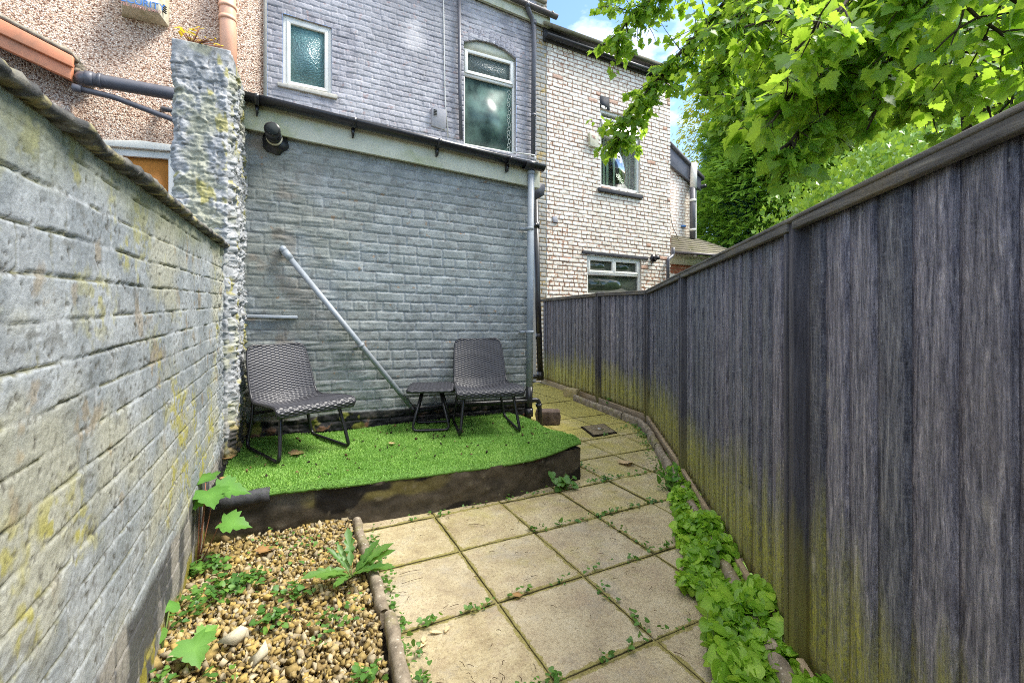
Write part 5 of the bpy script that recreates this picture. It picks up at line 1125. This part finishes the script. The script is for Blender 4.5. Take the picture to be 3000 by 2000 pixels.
q = G(1622, 1246, 0.); tag(rough_block((q[0]+.0, q[1]+.12, .075), .27, .20, .15, R(-25), 'brown_brick', 'loose_brick', 3), 'dark weathered brick lying beside the back right corner of the grass', 'brick')
q = G(1670, 1163, .0); tag(rough_block((q[0]+.03, q[1], .06), .22, .13, .13, R(-60), 'tan_brick', 'loose_brick', 9), 'pale tan brick at the far end of the edging, against the fence', 'brick')

# --- leaves -----------------------------------------------------------
def outline_leaf(out, fold=.18, curl=.12):                    # outline in (x across, y along), stem at origin
    P = np.array(out, float); ctr = np.array([[0, .42]]); A = np.concatenate([ctr, P]); n_ = len(P)
    z = fold*np.abs(A[:, 0])-curl*A[:, 1]**2
    return np.column_stack([A, z]), np.array([(0, i+1, (i+1) % n_+1) for i in range(n_)])
def mirror(h_): return h_+[(-x, y) for x, y in h_[::-1] if abs(x) > 1e-6]
SYC = outline_leaf(mirror([(0, .06), (.10, .0), (.26, -.04), (.40, -.03), (.33, .08), (.47, .16), (.62, .30), (.50, .36), (.57, .50), (.42, .50), (.30, .50), (.36, .62), (.29, .70), (.20, .74), (.17, .86), (.08, .90), (0, 1.06)]))
IVY = outline_leaf(mirror([(0, .05), (.22, -.08), (.45, .12), (.36, .4), (.22, .6), (0, 1.0)]), .1, .15)
HEART = outline_leaf(mirror([(0, .08), (.16, -.06), (.36, -.03), (.50, .18), (.48, .42), (.32, .68), (.14, .86), (0, .95)]), .12, .18)
OVAL = outline_leaf(mirror([(0, 0), (.16, .16), (.22, .42), (.16, .72), (0, 1.0)]), .15, .2)
LANCE = outline_leaf(mirror([(0, 0), (.05, .1), (.10, .22), (.06, .30), (.14, .42), (.08, .50), (.15, .62), (.08, .70), (.11, .82), (0, 1.0)]), .2, .3)
def spray():
    V = []; Fs = []; n_ = 0
    for i in range(7):
        y = .12*i; l = .34*(1-.09*i)
        for sx in (-1, 1):
            d = np.array([sx*.78, .62]); p0 = np.array([0, y]); p1 = p0+d*l; s_ = np.array([-d[1], d[0]])*.055
            for q, z in ((p0, 0), (p0*.5+p1*.5+s_, .0), (p1, -.06), (p0*.5+p1*.5-s_, .0)): V.append((q[0], q[1], z-.10*q[1]**2))
            Fs.append((n_, n_+1, n_+2, n_+3)); n_ += 4
    return np.array(V), np.array(Fs)
SPRAY = spray()
def leaves(tmpl, pos, tip, nrm, size, cval):
    V0, f0 = tmpl; n_ = len(pos); t = tip/(np.linalg.norm(tip, axis=1)[:, None]+1e-9); x = np.cross(t, nrm); x /= np.linalg.norm(x, axis=1)[:, None]+1e-9; z = np.cross(x, t)
    S_ = np.asarray(size).reshape(-1, 1, 1); P = pos[:, None]+S_*(V0[None, :, 0:1]*x[:, None]+V0[None, :, 1:2]*t[:, None]+V0[None, :, 2:3]*z[:, None])
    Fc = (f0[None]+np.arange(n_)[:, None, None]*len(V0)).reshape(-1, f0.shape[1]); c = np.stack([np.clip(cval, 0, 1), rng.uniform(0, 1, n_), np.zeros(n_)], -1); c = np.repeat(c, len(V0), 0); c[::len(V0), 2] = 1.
    return P.reshape(-1, 3), Fc, c
def addcols(L):
    V, f = join([(a, b) for a, b, c in L]); return V, f, np.concatenate([c for a, b, c in L])
up3 = np.array([0, 0, 1.])
def rnd(n_, s_=1.): return rng.normal(size=(n_, 3))*s_

# sycamore hanging over the fence
syc = thing('sycamore_tree', (4.7, 1.3, 0), 'leafy sycamore with big lobed leaves hanging over the fence from the right', 'tree')
trunk_top = np.array([4.6, 1.5, 3.9])
V, f = tube([(4.7, 1.3, -.1), (4.68, 1.32, 1.), (4.62, 1.4, 2.4), trunk_top, (4.5, 1.8, 5.2), (4.3, 2.2, 6.6)], [.24, .19, .16, .14, .11, .05], 12); mesh('trunk', V, f, 'bark', syc, True)
LV = []; BR = []
def branch(pts, r0, tw, tl, lpt, size, droop=.5, start=.15):
    P = np.array(pts); L = np.concatenate([[0], np.cumsum(np.linalg.norm(np.diff(P, axis=0), axis=1))]); m_ = max(8, int(L[-1]/.12)); s = np.linspace(0, L[-1], m_)
    C = np.column_stack([np.interp(s, L, P[:, k]) for k in range(3)])
    for _ in range(3): C[1:-1] = (C[:-2]+2*C[1:-1]+C[2:])/4
    C[1:-1] += rnd(m_-2, .012); BR.append(tube(C, np.linspace(r0, .006, m_), 8))
    T = np.gradient(C, axis=0); T /= np.linalg.norm(T, axis=1)[:, None]
    for q in range(tw):
        i = int(rng.uniform(start, 1)**.85*(m_-1)); d = T[i]*rng.uniform(.2, .9)+rnd(1, .75)[0]; d[2] = d[2]*.6-rng.uniform(0, droop); d /= np.linalg.norm(d)
        l = tl*rng.uniform(.5, 1.2); tp = [C[i]]; 
        for k in range(4):
            d = d+np.array([0, 0, -.10])+rnd(1, .12)[0]; d /= np.linalg.norm(d); tp.append(tp[-1]+d*l/4)
        tp = np.array(tp); BR.append(tube(tp, np.linspace(.006, .0025, 5), 5))
        n_ = int(rng.integers(max(2, lpt-2), lpt+3)); ts = rng.uniform(.15, 1.05, n_)*4; ii = np.clip(ts.astype(int), 0, 3); fr = (ts-ii)[:, None]; pos = tp[ii]*(1-fr)+tp[ii+1]*fr
        out = rnd(n_, 1.)*np.array([1, 1, .3])+d*.6; out /= np.linalg.norm(out, axis=1)[:, None]; pet = size*rng.uniform(.4, .9, n_)[:, None]; pos2 = pos+out*pet*.7+np.array([0, 0, -.25])*pet
        for k in range(0, n_): 
            if size > .09 and rng.random() < .8: BR.append(tube([pos[k], pos2[k]], .0016, 4))
        tip = out+np.array([0, 0, -1])*rng.uniform(.1, 1.1, n_)[:, None]; nr = up3+rnd(n_, .55)+out*.25
        LV.append(leaves(SYC, pos2, tip, nr, size*rng.uniform(.6, 1.2, n_), rng.beta(2, 2.4, n_)))
LIMB = D(2560, 60, 3.6); HUB2 = D(2330, -260, 4.6)
V, f = join([tube([trunk_top, trunk_top*.4+LIMB*.6+np.array([0, 0, .25]), LIMB], [.11, .07, .045], 10), tube([(4.5, 1.8, 5.2), HUB2*.6+np.array([4.5, 1.8, 5.4])*.4, HUB2], [.10, .07, .05], 10), tube([LIMB, D(2496, 221, 3.3), D(2474, 293, 3.2), D(2462, 330, 3.15)], [.045, .035, .03, .018], 8)]); mesh('limb', V, f, 'bark', syc, True)
# far left drooping boughs
branch([HUB2, D(2150, -30, 5.0), D(2040, 110, 5.2), D(1976, 166, 5.3), D(1904, 265, 5.4), D(1840, 350, 5.5), D(1800, 425, 5.5)], .035, 93, .34, 13, .078, .6, .22)
branch([HUB2, D(2080, -120, 5.2), D(1930, -20, 5.4), D(1830, 60, 5.5), D(1790, 150, 5.5)], .03, 68, .38, 13, .078, .5, .2)
branch([HUB2, D(2010, -180, 5.6), D(1850, -90, 5.8), D(1760, -10, 5.8)], .03, 42, .4, 13, .078, .5, .2)
branch([HUB2, D(2260, -70, 4.6), D(2190, 60, 4.6), D(2109, 193, 4.8), D(2070, 280, 4.8)], .03, 75, .38, 13, .078, .5, .1)
branch([HUB2, D(2200, 20, 4.2), D(2120, 90, 4.3), D(2010, 120, 4.6)], .03, 52, .4, 13, .078, .5, .1)
branch([LIMB, D(2420, 90, 3.9), D(2300, 170, 4.0), D(2200, 260, 4.1), D(2150, 330, 4.2)], .03, 65, .36, 13, .078, .5, .1)
# middle: under the limb
branch([D(2474, 293, 3.2), D(2400, 340, 3.0), D(2330, 390, 2.9), D(2270, 450, 2.9)], .02, 30, .26, 10, .085, .7, .0)
branch([LIMB, D(2420, 180, 3.0), D(2320, 270, 2.8), D(2260, 360, 2.8)], .022, 40, .3, 8, .13, .5, .1)
branch([LIMB, D(2500, 130, 3.2), D(2400, 60, 3.1), D(2280, 40, 3.2), D(2180, 80, 3.3)], .025, 57, .34, 13, .078, .5, .05)
branch([LIMB, D(2620, 130, 2.9), D(2600, 260, 2.8), D(2540, 380, 2.8)], .02, 26, .28, 10, .085, .6, .1)
# near right: large leaves
branch([LIMB, D(2700, 40, 2.7), D(2790, 120, 2.5), D(2850, 230, 2.4), D(2900, 330, 2.4)], .02, 30, .3, 13, .082, .5, .1)
branch([LIMB, D(2640, -40, 2.5), D(2760, -10, 2.2), D(2900, 60, 2.05), D(3010, 140, 2.0)], .02, 40, .3, 14, .080, .4, .15)
branch([LIMB, D(2560, -50, 2.6), D(2480, 0, 2.4), D(2400, 60, 2.3), D(2330, 150, 2.3)], .018, 34, .28, 13, .082, .4, .2)
branch([LIMB, D(2700, -60, 2.3), D(2860, -60, 2.0), D(3050, 20, 1.9)], .018, 34, .3, 14, .080, .4, .2)
branch([trunk_top, D(2900, -80, 3.2), D(2760, 20, 3.3), D(2700, 140, 3.3), D(2740, 300, 3.3)], .03, 40, .36, 14, .080, .5, .3)
branch([trunk_top, D(3000, 40, 3.0), D(3010, 200, 2.9), D(2960, 350, 2.9)], .025, 30, .34, 13, .082, .5, .25)
branch([(4.5, 1.8, 5.2), D(2700, -300, 4.5), D(2560, -140, 4.6), D(2450, 20, 4.7)], .03, 50, .42, 14, .080, .5, .3)
branch([(4.5, 1.8, 5.2), D(2900, -220, 4.5), D(2860, -60, 4.6), D(2900, 130, 4.6)], .03, 50, .42, 14, .080, .5, .3)
V, f = join(BR); mesh('twigs', V, f, 'bark', syc, True)
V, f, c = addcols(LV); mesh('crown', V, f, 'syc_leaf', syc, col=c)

# ivy covered bank behind the fence
def lumpy(dirs, seed): return 1+.22*(fbm(dirs[:, 0]*2.4+dirs[:, 2]*1.3+5, dirs[:, 1]*2.4+dirs[:, 2]*2.1, 4, seed)-.5)*2
def shrub(name, ctr, rad, n_, size, mat, label, cat, seed, tmpl=IVY, core=.86, face=True):
    t = thing(name, (ctr[0], ctr[1], 0), label, cat); d = rnd(n_*2); d /= np.linalg.norm(d, axis=1)[:, None]; d = d[d[:, 2] > -.25]
    cd = np.array([-ctr[0], -ctr[1], 1.5]); cd /= np.linalg.norm(cd); k = d@cd > -.35; d = d[k][:n_]
    r = lumpy(d, seed)*(1-.14*rng.uniform(0, 1, len(d))**2); pos = np.asarray(ctr)+d*rad*r[:, None]; nr = d/np.asarray(rad); nr /= np.linalg.norm(nr, axis=1)[:, None]
    tip = np.array([0, 0, -1.])+rnd(len(d), .5); nr2 = nr*.8+up3*.45+rnd(len(d), .38)
    V, f, c = leaves(tmpl, pos, tip, nr2, size*rng.uniform(.55, 1.2, len(d)), rng.beta(2, 2, len(d))*.8+.3*(fbm(d[:, 0]*7, d[:, 2]*7, 3, seed+1)-.4)); mesh('foliage', V, f, mat, t, col=c)
    V0, f0 = ico2(); 
    for _ in range(1):
        pass
    dd_ = V0; dn_ = dd_/np.linalg.norm(dd_, axis=1)[:, None]; Vc = np.asarray(ctr)+dn_*rad*(lumpy(dn_, seed)*core)[:, None]; mesh('dark_core', Vc, f0, 'bark', t, True)  # solid dark core added to fill the foliage, standing in for its shaded interior
    return t
def W(cx, dep, z): x, y = rot(cx, dep); return np.array([x, y, z])
shrub('ivy_bank', W(7.4, 7.4, .7), np.array([3.9, 2.6, 3.7]), 26000, .085, 'ivy_leaf', 'bright green ivy covering the bank behind the near fence panels', 'ivy', 5)
def tree(name, base, h0, h1, rfun, n_, size, mat, label, seed, tmpl, droop=.3, trunk=.14, inner=.55, group=None):
    t = thing(name, base, label, 'tree', group); V, f = tube([base, base+np.array([.05, 0, h1*.5]), base+np.array([0, 0, h1*.97])], [trunk, trunk*.7, .02], 10); mesh('trunk', V, f, 'bark', t, True)
    z = rng.uniform(0, 1, n_); a_ = rng.uniform(0, 2*math.pi, n_); hz = h0+(h1-h0)*z; dirs = np.stack([np.cos(a_), np.sin(a_)], -1)
    lob = .72+.56*fbm(np.cos(a_)*2.2+hz*.9+seed, np.sin(a_)*2.2+hz*1.7, 4, seed); r = rfun(z)*lob*(inner+(1-inner)*rng.uniform(0, 1, n_)**.45)
    pos = np.column_stack([base[0]+dirs[:, 0]*r, base[1]+dirs[:, 1]*r, base[2]+hz-droop*r*.3]); out = np.column_stack([dirs, np.zeros(n_)])
    tip = out+np.array([0, 0, -droop])+rnd(n_, .35); nr = up3*.9+out*.45+rnd(n_, .3)
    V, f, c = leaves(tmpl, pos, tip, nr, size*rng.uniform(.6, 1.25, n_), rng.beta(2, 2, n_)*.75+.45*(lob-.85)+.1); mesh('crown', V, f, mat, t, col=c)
    lb = []
    for i in range(26):
        zz_ = rng.uniform(.05, .9); aa = rng.uniform(0, 6.28); rr_ = float(rfun(np.array([zz_]))[0])*.8; h_ = h0+(h1-h0)*zz_; p0 = base+np.array([0, 0, h_]); lb.append(tube([p0, p0+np.array([math.cos(aa)*rr_*.5, math.sin(aa)*rr_*.5, .05]), p0+np.array([math.cos(aa)*rr_, math.sin(aa)*rr_, -droop*rr_*.3])], [.035, .02, .006], 6))
    V, f = join(lb); mesh('limb', V, f, 'bark', t, True); return t
tree('conifer_tree', W(8.75, 14.2, 0), .3, 11.8, lambda z: 3.85*(1-z)**.62+.05, 34000, .31, 'conifer_leaf', 'bushy bright green conifer behind the fence next to the white house', 201, SPRAY, .12, .16, .62)
tree('conifer_tree', W(8.0, 17., 0), .3, 8.2, lambda z: 1.75*(1-z)**.5+.05, 9000, .36, 'blue_conifer_leaf', 'bluish green conifer peeping out left of the bright one', 202, SPRAY, .5, .14, .6)
tree('broadleaf_tree', W(9.6, 19.5, 0), 5.6, 13.2, lambda z: 2.2*np.sqrt(np.clip(1-(2*z-1)**2, 0, 1))+.1, 9500, .17, 'gold_leaf', 'olive and yellow leaved tree against the sky right of the white house', 203, OVAL, .4, .15, .3)
tree('broadleaf_tree', W(16.5, 19.5, 0), 2.5, 18., lambda z: 7.*np.sqrt(np.clip(1-(2*z-1)**2, 0, 1))+.1, 17000, .34, 'ivy_leaf', 'big pale green tree filling the top right behind the sycamore', 204, SYC, .4, .3, .5)
tree('broadleaf_tree', W(12.2, 16.5, 0), 5.5, 15.5, lambda z: 3.6*np.sqrt(np.clip(1-(2*z-1)**2, 0, 1))+.1, 9000, .27, 'gold_leaf', 'yellow green tree above the conifer behind the sycamore leaves', 205, SYC, .4, .2, .4)

# ground cover beside the fence
def patch(cent, n_, spread, hmax, size, tmpl, cfun=None, tilt=.5):
    pos = np.column_stack([cent[0]+rng.normal(size=n_)*spread[0], cent[1]+rng.normal(size=n_)*spread[1], rng.uniform(.2, 1, n_)*hmax]); out = rnd(n_)*np.array([1, 1, .2]); tip = out+np.array([0, 0, -.35]); nr = up3+rnd(n_, tilt)
    return leaves(tmpl, pos, tip, nr, size*rng.uniform(.5, 1.2, n_), rng.beta(2, 2, n_))
n_ = 5200; yy_ = rng.uniform(.35, 2.62, n_); fx = np.interp(yy_, [p[1] for p in FEN][::-1], [p[0] for p in FEN][::-1]); kx = kerb_x(yy_)
wdt = np.interp(yy_, [.35, 1.5, 2.0, 2.4, 2.62], [.25, .22, .17, .08, .03])*(.55+.9*vn(yy_*6, yy_*0, 301)); xx_ = kx+.02-wdt+rng.uniform(0, 1, n_)*(fx-kx-.06+wdt)
hx = .02+.15*vn(xx_*11, yy_*11, 302)**1.3*np.interp(yy_, [.3, 2., 2.6], [1.1, .85, .35]); pos = np.column_stack([xx_, yy_, hx*rng.uniform(.35, 1.05, n_)+.015])
tip = rnd(n_)*np.array([1, 1, .15])+np.array([0, 0, -.35]); nr = up3+rnd(n_, .5)+np.array([-.15, -.25, 0])
a = leaves(HEART, pos, tip, nr, np.interp(yy_, [.6, 1.2, 1.9, 2.6], [.056, .052, .038, .030])*rng.uniform(.55, 1.35, n_), rng.beta(2.2, 2, n_))
V, f, c = a; gc = tag(mesh('ground_cover', V, f, 'cover_leaf', col=c), 'fresh green heart leaved ground cover spilling from the fence over the path', 'ground cover', kind='stuff')
st_ = join([tube([(p_[0], p_[1], 0), (p_[0]+rng.normal()*.01, p_[1]+rng.normal()*.01, p_[2])], .0013, 4) for p_ in pos[::5]]); o = mesh('stems', st_[0], st_[1], 'stem_green', gc)
# soil litter strip between kerb and fence is bare ground with chips
n_ = 1500; yy_ = rng.uniform(.4, 5.6, n_); fx = np.interp(yy_, [p[1] for p in FEN][::-1], [p[0] for p in FEN][::-1]); kx = kerb_x(yy_); xx_ = kx+.03+rng.uniform(0, 1, n_)*(fx-kx-.05)
V, Fc, c = stones(np.column_stack([xx_, yy_, rng.uniform(-.03, .0, n_)]), rng.uniform(.008, .022, n_), [(.06, .045, .03), (.11, .08, .05), (.2, .15, .09), (.05, .06, .02)], 'x')
tag(mesh('soil_crumbs', V, Fc, 'litter', col=c), 'dark soil crumbs and debris between edging stones and fence', 'soil', kind='stuff')

# weeds in the joints and along edges (low, uncountable)
WL = []
for (a0, b0, n_, w__) in (((.45, 2.70), (1.95, 2.74), 60, .03), ((2.02, 2.72), (2.6, 2.70), 70, .03), ((1.27, 2.26), (2.5, 2.26), 110, .018), ((.5, 1.78), (2.0, 1.79), 90, .016), ((1.27, 1.79), (1.26, 1.3), 30, .02), ((.40, 1.5), (.42, 2.6), 190, .035), ((.4, 1.33), (.82, 1.31), 90, .03), ((.82, 1.31), (.81, .9), 40, .02), ((1.71, 2.25), (1.71, 1.8), 30, .02), ((3.2, 3.5), (2.3, 2.2), 150, .05), ((3.45, 3.9), (3.2, 3.45), 110, .05), ((2.15, 2.7), (2.16, 3.2), 40, .03), ((2.9, 3.7), (3.4, 3.9), 30, .02), ((1.02, 1.31), (2., 1.31), 50, .015), ((3.0, 2.95), (2.75, 2.55), 90, .05)):
    t = rng.beta(.8, .8, n_)+0; cl_ = np.floor(t*7+rng.uniform(0, 1)*.5)/7; t = np.clip(cl_+rng.normal(size=n_)*.03, 0, 1); pos = np.column_stack([a0[0]+(b0[0]-a0[0])*t+rng.normal(size=n_)*w__*.6, a0[1]+(b0[1]-a0[1])*t+rng.normal(size=n_)*w__*.6, rng.uniform(.006, .035, n_)])
    WL.append(leaves(HEART, pos, rnd(n_)*np.array([1, 1, .2]), up3+rnd(n_, .45), rng.uniform(.010, .026, n_), rng.beta(2, 2, n_)))
for qx, qy, n_, sp, sz_ in ((540, 1680, 60, .05, .03), (620, 1660, 50, .04, .03), (650, 1730, 70, .06, .028), (730, 1700, 60, .05, .028), (600, 1760, 60, .07, .026), (860, 1740, 40, .04, .028), (800, 1820, 45, .04, .03), (550, 1800, 25, .04, .025), (930, 1600, 20, .1, .02), (800, 1580, 25, .08, .02), (1000, 1800, 25, .05, .02), (1070, 1990, 30, .03, .03), (960, 1850, 25, .05, .02), (620, 1990, 15, .04, .03), (490, 1990, 15, .03, .03), (880, 1640, 25, .15, .018)):
    p = G(qx, qy, .05); WL.append(leaves(HEART, np.column_stack([p[0]+rng.normal(size=n_)*sp*.8, p[1]+rng.normal(size=n_)*sp*.8, .045+rng.uniform(0, .05, n_)]), rnd(n_)*np.array([1, 1, .2]), up3+rnd(n_, .4), sz_*rng.uniform(.5, 1.1, n_), rng.beta(2, 2, n_)))
V, f, c = addcols(WL); tag(mesh('low_weeds', V, f, 'weed_leaf', col=c), 'tiny green weeds growing in the gravel and the paving joints', 'weeds', kind='stuff')
# leaf clumps big enough to be plants
def plant(name, base, specs, tmpl, mat, stem, label, cat='plant', group=None, root=0.):
    t = thing(name, base, label, cat, group); L_ = []; B_ = []
    for (dx_, dy2, dz, sz_, tipv, nv_) in specs:
        p = base+np.array([dx_, dy2, dz]); B_.append(tube([base, base*.5+p*.5+np.array([dx_*.15, dy2*.15, dz*.12]), p], [.0032, .0028, .002], 6)); L_.append(leaves(tmpl, np.array([p]), np.array([tipv], float), np.array([nv_], float), np.array([sz_]), np.array([rng.uniform(.35, .85)])))
    V, f = join(B_); mesh('stem', V, f, stem, t, True); V, f, c = addcols(L_); mesh('leaves', V, f, mat, t, col=c); return t
b = G(600, 1600, .03); b = np.array([-.375, 2.62, .02])
top = np.array([.03, .10, .34])
plant('sycamore_seedling', b, [(.00, .06, .33, .15, (-.6, -.5, -.15), (0, -.35, 1)), (.03, .05, .36, .15, (.3, -.9, -.2), (.1, -.3, 1)), (.06, .09, .35, .16, (1, .0, -.25), (.2, -.3, 1)), (.02, .10, .38, .13, (-.2, .5, .1), (0, -.3, 1)), (.09, .02, .20, .14, (1, -.2, -.2), (.1, -.3, 1))], SYC, 'seedling_leaf', 'stem_red', 'sycamore seedling with red stems growing between the grey wall and the plinth', 'seedling')
b = G(1030, 1690, .04); sp = []
for i in range(15):
    an_ = rng.uniform(0, 6.28); r_ = rng.uniform(.01, .03); sp.append((r_*math.cos(an_), r_*math.sin(an_), rng.uniform(.01, .04), rng.uniform(.10, .19), (math.cos(an_), math.sin(an_), rng.uniform(.3, 1.6)), (-math.cos(an_)*.5, -math.sin(an_)*.5-.3, .8)))
plant('dandelion_plant', b, sp, LANCE, 'weed_leaf', 'stem_green', 'leafy dandelion like weed growing against the edging stone in the gravel')
b = G(560, 1925, .04); plant('seedling', b, [(.0, .0, .07, .115, (.3, -.8, -.3), (.1, -.5, 1)), (.02, .02, .05, .07, (.6, .5, .1), (0, -.4, 1))], SYC, 'seedling_leaf', 'stem_green', 'seedling with one broad lobed leaf at the bottom left of the gravel', 'seedling')
b = G(475, 1900, .04); plant('seedling', b, [(-.01, .02, .07, .09, (-.4, -.4, -.3), (.2, -.5, 1)), (.01, .05, .10, .08, (-.2, .8, .3), (.5, -.4, .6))], HEART, 'seedling_leaf', 'stem_green', 'small two leaved seedling close to the foot of the grey wall', 'seedling')
b = G(1650, 1432, 0.); sp = []
for i in range(26):
    an_ = rng.uniform(0, 6.28); r_ = rng.uniform(.01, .09); sp.append((r_*math.cos(an_)-.0, r_*math.sin(an_)*.6, rng.uniform(.02, .09), rng.uniform(.03, .055), (math.cos(an_), math.sin(an_), -.2), (rng.normal()*.3, -.4, 1)))
sp += [(-.085, .02, .13, .06, (-.2, -.5, -.4), (0, -.7, .6)), (-.08, .0, .09, .055, (-.1, -.6, -.3), (0, -.7, .7))]
plant('leafy_weed', b, sp, HEART, 'weed_leaf', 'stem_green', 'round leaved weed clump at the front right corner of the plinth')
b = G(1700, 1150, .0); sp = [(rng.uniform(-.12, .2), rng.uniform(-.05, .05), rng.uniform(.08, .24), rng.uniform(.07, .12), (rng.normal(), rng.normal(), -.2), (0, -.4, 1)) for i in range(11)]
plant('seedling', b, sp, OVAL, 'seedling_leaf', 'stem_green', 'pale green seedling behind the tan brick by the far fence', 'seedling')
b = G(1795, 1178, .04); sp = [(rng.uniform(-.16, .16), rng.uniform(-.12, .12), rng.uniform(.03, .12), rng.uniform(.035, .07), (rng.normal(), rng.normal(), -.2), (0, -.4, 1)) for i in range(34)]
plant('leafy_weed', b, sp, IVY, 'weed_leaf', 'stem_green', 'dark ivy like weed at the foot of the far fence panels')
b = G(1965, 1440, .0); sp = [(rng.uniform(-.06, .06), rng.uniform(-.06, .06), rng.uniform(.03, .15), rng.uniform(.05, .10), (rng.normal()*.6, rng.normal()*.6, .6), (rng.normal()*.5, -.5, .8)) for i in range(26)]
plant('leafy_weed', b, sp, OVAL, 'seedling_leaf', 'stem_green', 'bright grassy weed against the edging stones halfway along the path')
b = np.array([-.55, 3.64, PT-.006]); sp = [(rng.uniform(-.07, .05), rng.uniform(-.06, .06), rng.uniform(.03, .13), rng.uniform(.05, .075), (rng.normal(), rng.normal(), .1), (0, -.8, .6)) for i in range(13)]+[(rng.uniform(.08, .25), rng.uniform(-.12, .0), rng.uniform(.01, .05), rng.uniform(.02, .035), (rng.normal(), rng.normal(), .1), (0, -.8, .6)) for i in range(8)]
plant('yellow_plant', b, sp, OVAL, 'yellow_leaf', 'stem_red', 'yellow and orange leaved plant growing on top of the brick pier')
# fallen leaves
def fallen(qx, qy, h, sz_, an_, cv, lab, mat='dead_leaf'):
    p = G(qx, qy, h); V, f, c = leaves(SYC, np.array([p+np.array([0, 0, .012])]), np.array([(math.cos(an_), math.sin(an_), .05)]), np.array([(rng.normal()*.15, rng.normal()*.15, 1.)]), np.array([sz_]), np.array([cv])); tag(mesh('dead_leaf', V, f, mat, col=c), lab, 'leaf', 'fallen leaves')
for a in ((850, 1336, TZ, .12, .2, .7, 'curled brown leaf on the grass in front of the left chair'), (684, 1344, TZ, .09, 2.8, .5, 'orange brown leaf on the grass next to the pier'), (655, 1408, TZ, .07, 1., .4, 'small brown leaf at the front left edge of the grass'), (1825, 1362, .004, .13, .3, 1., 'pale dry leaf on the paving to the right of the plinth'), (1145, 1304, TZ, .05, .7, .8, 'pale scrap of leaf in the middle of the grass'), (1527, 1226, TZ, .05, 2., .6, 'tiny brown leaf on the grass behind the right chair'), (2415-900, 1755, .004, .04, 1., .3, 'reddish scrap of leaf on the front flags'), (755, 1625, .05, .09, .4, .2, 'reddish dead leaf lying on the gravel near the dark plinth'), (880, 1730, .05, .05, .4, .3, 'orange dead leaf on the gravel near the edging stone')): fallen(*a)
# specks on grass, twigs and winged seeds on the flags
n_ = 170; a_ = rng.uniform(-.25, 1.95, n_); b_ = rng.uniform(2.9, 4.0, n_); zi = PH+.03
V1, F1, c1_ = stones(np.column_stack([a_, b_, np.full(n_, PH+.028)]), rng.uniform(.003, .010, n_), [(.03, .02, .015), (.10, .06, .03), (.2, .13, .06)], 'x')
n_ = 170; x_ = np.concatenate([rng.normal(.52, .1, 80), rng.uniform(.45, 2.2, 90)]); y_ = np.concatenate([rng.normal(1.28, .12, 80), rng.uniform(1., 2.7, 90)]); tw_ = []
for x__, y__ in zip(x_, y_):
    an_ = rng.uniform(0, 3.14); l = rng.uniform(.006, .02) if rng.random() < .93 else .05; cz = rng.normal()*.2
    tw_.append(tube([(x__-l*math.cos(an_), y__-l*math.sin(an_), .012), (x__+cz*l, y__-cz*l, .016), (x__+l*math.cos(an_), y__+l*math.sin(an_), .012)],   .0012, 4))
V2, F2 = join(tw_); V, f = join([(V1, F1), (V2, F2)])
tag(mesh('litter', V, f, 'litter', col=np.concatenate([c1_, np.tile((.07, .04, .022), (len(V2), 1))])), 'scattered brown twigs and crumbs on the flags and the grass', 'litter', kind='stuff')
for qx, qy, an_, lab in ((1228, 1895, .6, 'largest pale winged seed on the front left flag'), (1262, 1850, -.3, 'pale winged seed just behind the largest one'), (1305, 1848, .9, 'pale winged seed right of the twigs on the front left flag'), (1208, 1985, 1.9, 'pale winged seed by the edging stone at the bottom edge'), (1240, 1880, 1.2, 'brown winged seed touching the largest one')):
    p = G(qx, qy, .008); V, f, c = leaves(OVAL, np.array([p]), np.array([(math.cos(an_), math.sin(an_), 0.)]), np.array([(0, 0, 1.)]), np.array([.045]), np.array([.5]))
    V3, f3 = ico(); V3 = V3*np.array([.006, .006, .005])+p; V, f = join([(V, f), (V3, f3)]); tag(mesh('winged_seed', V, f, 'seed'), lab, 'seed', 'winged sycamore seeds')
bpy.context.view_layer.update()
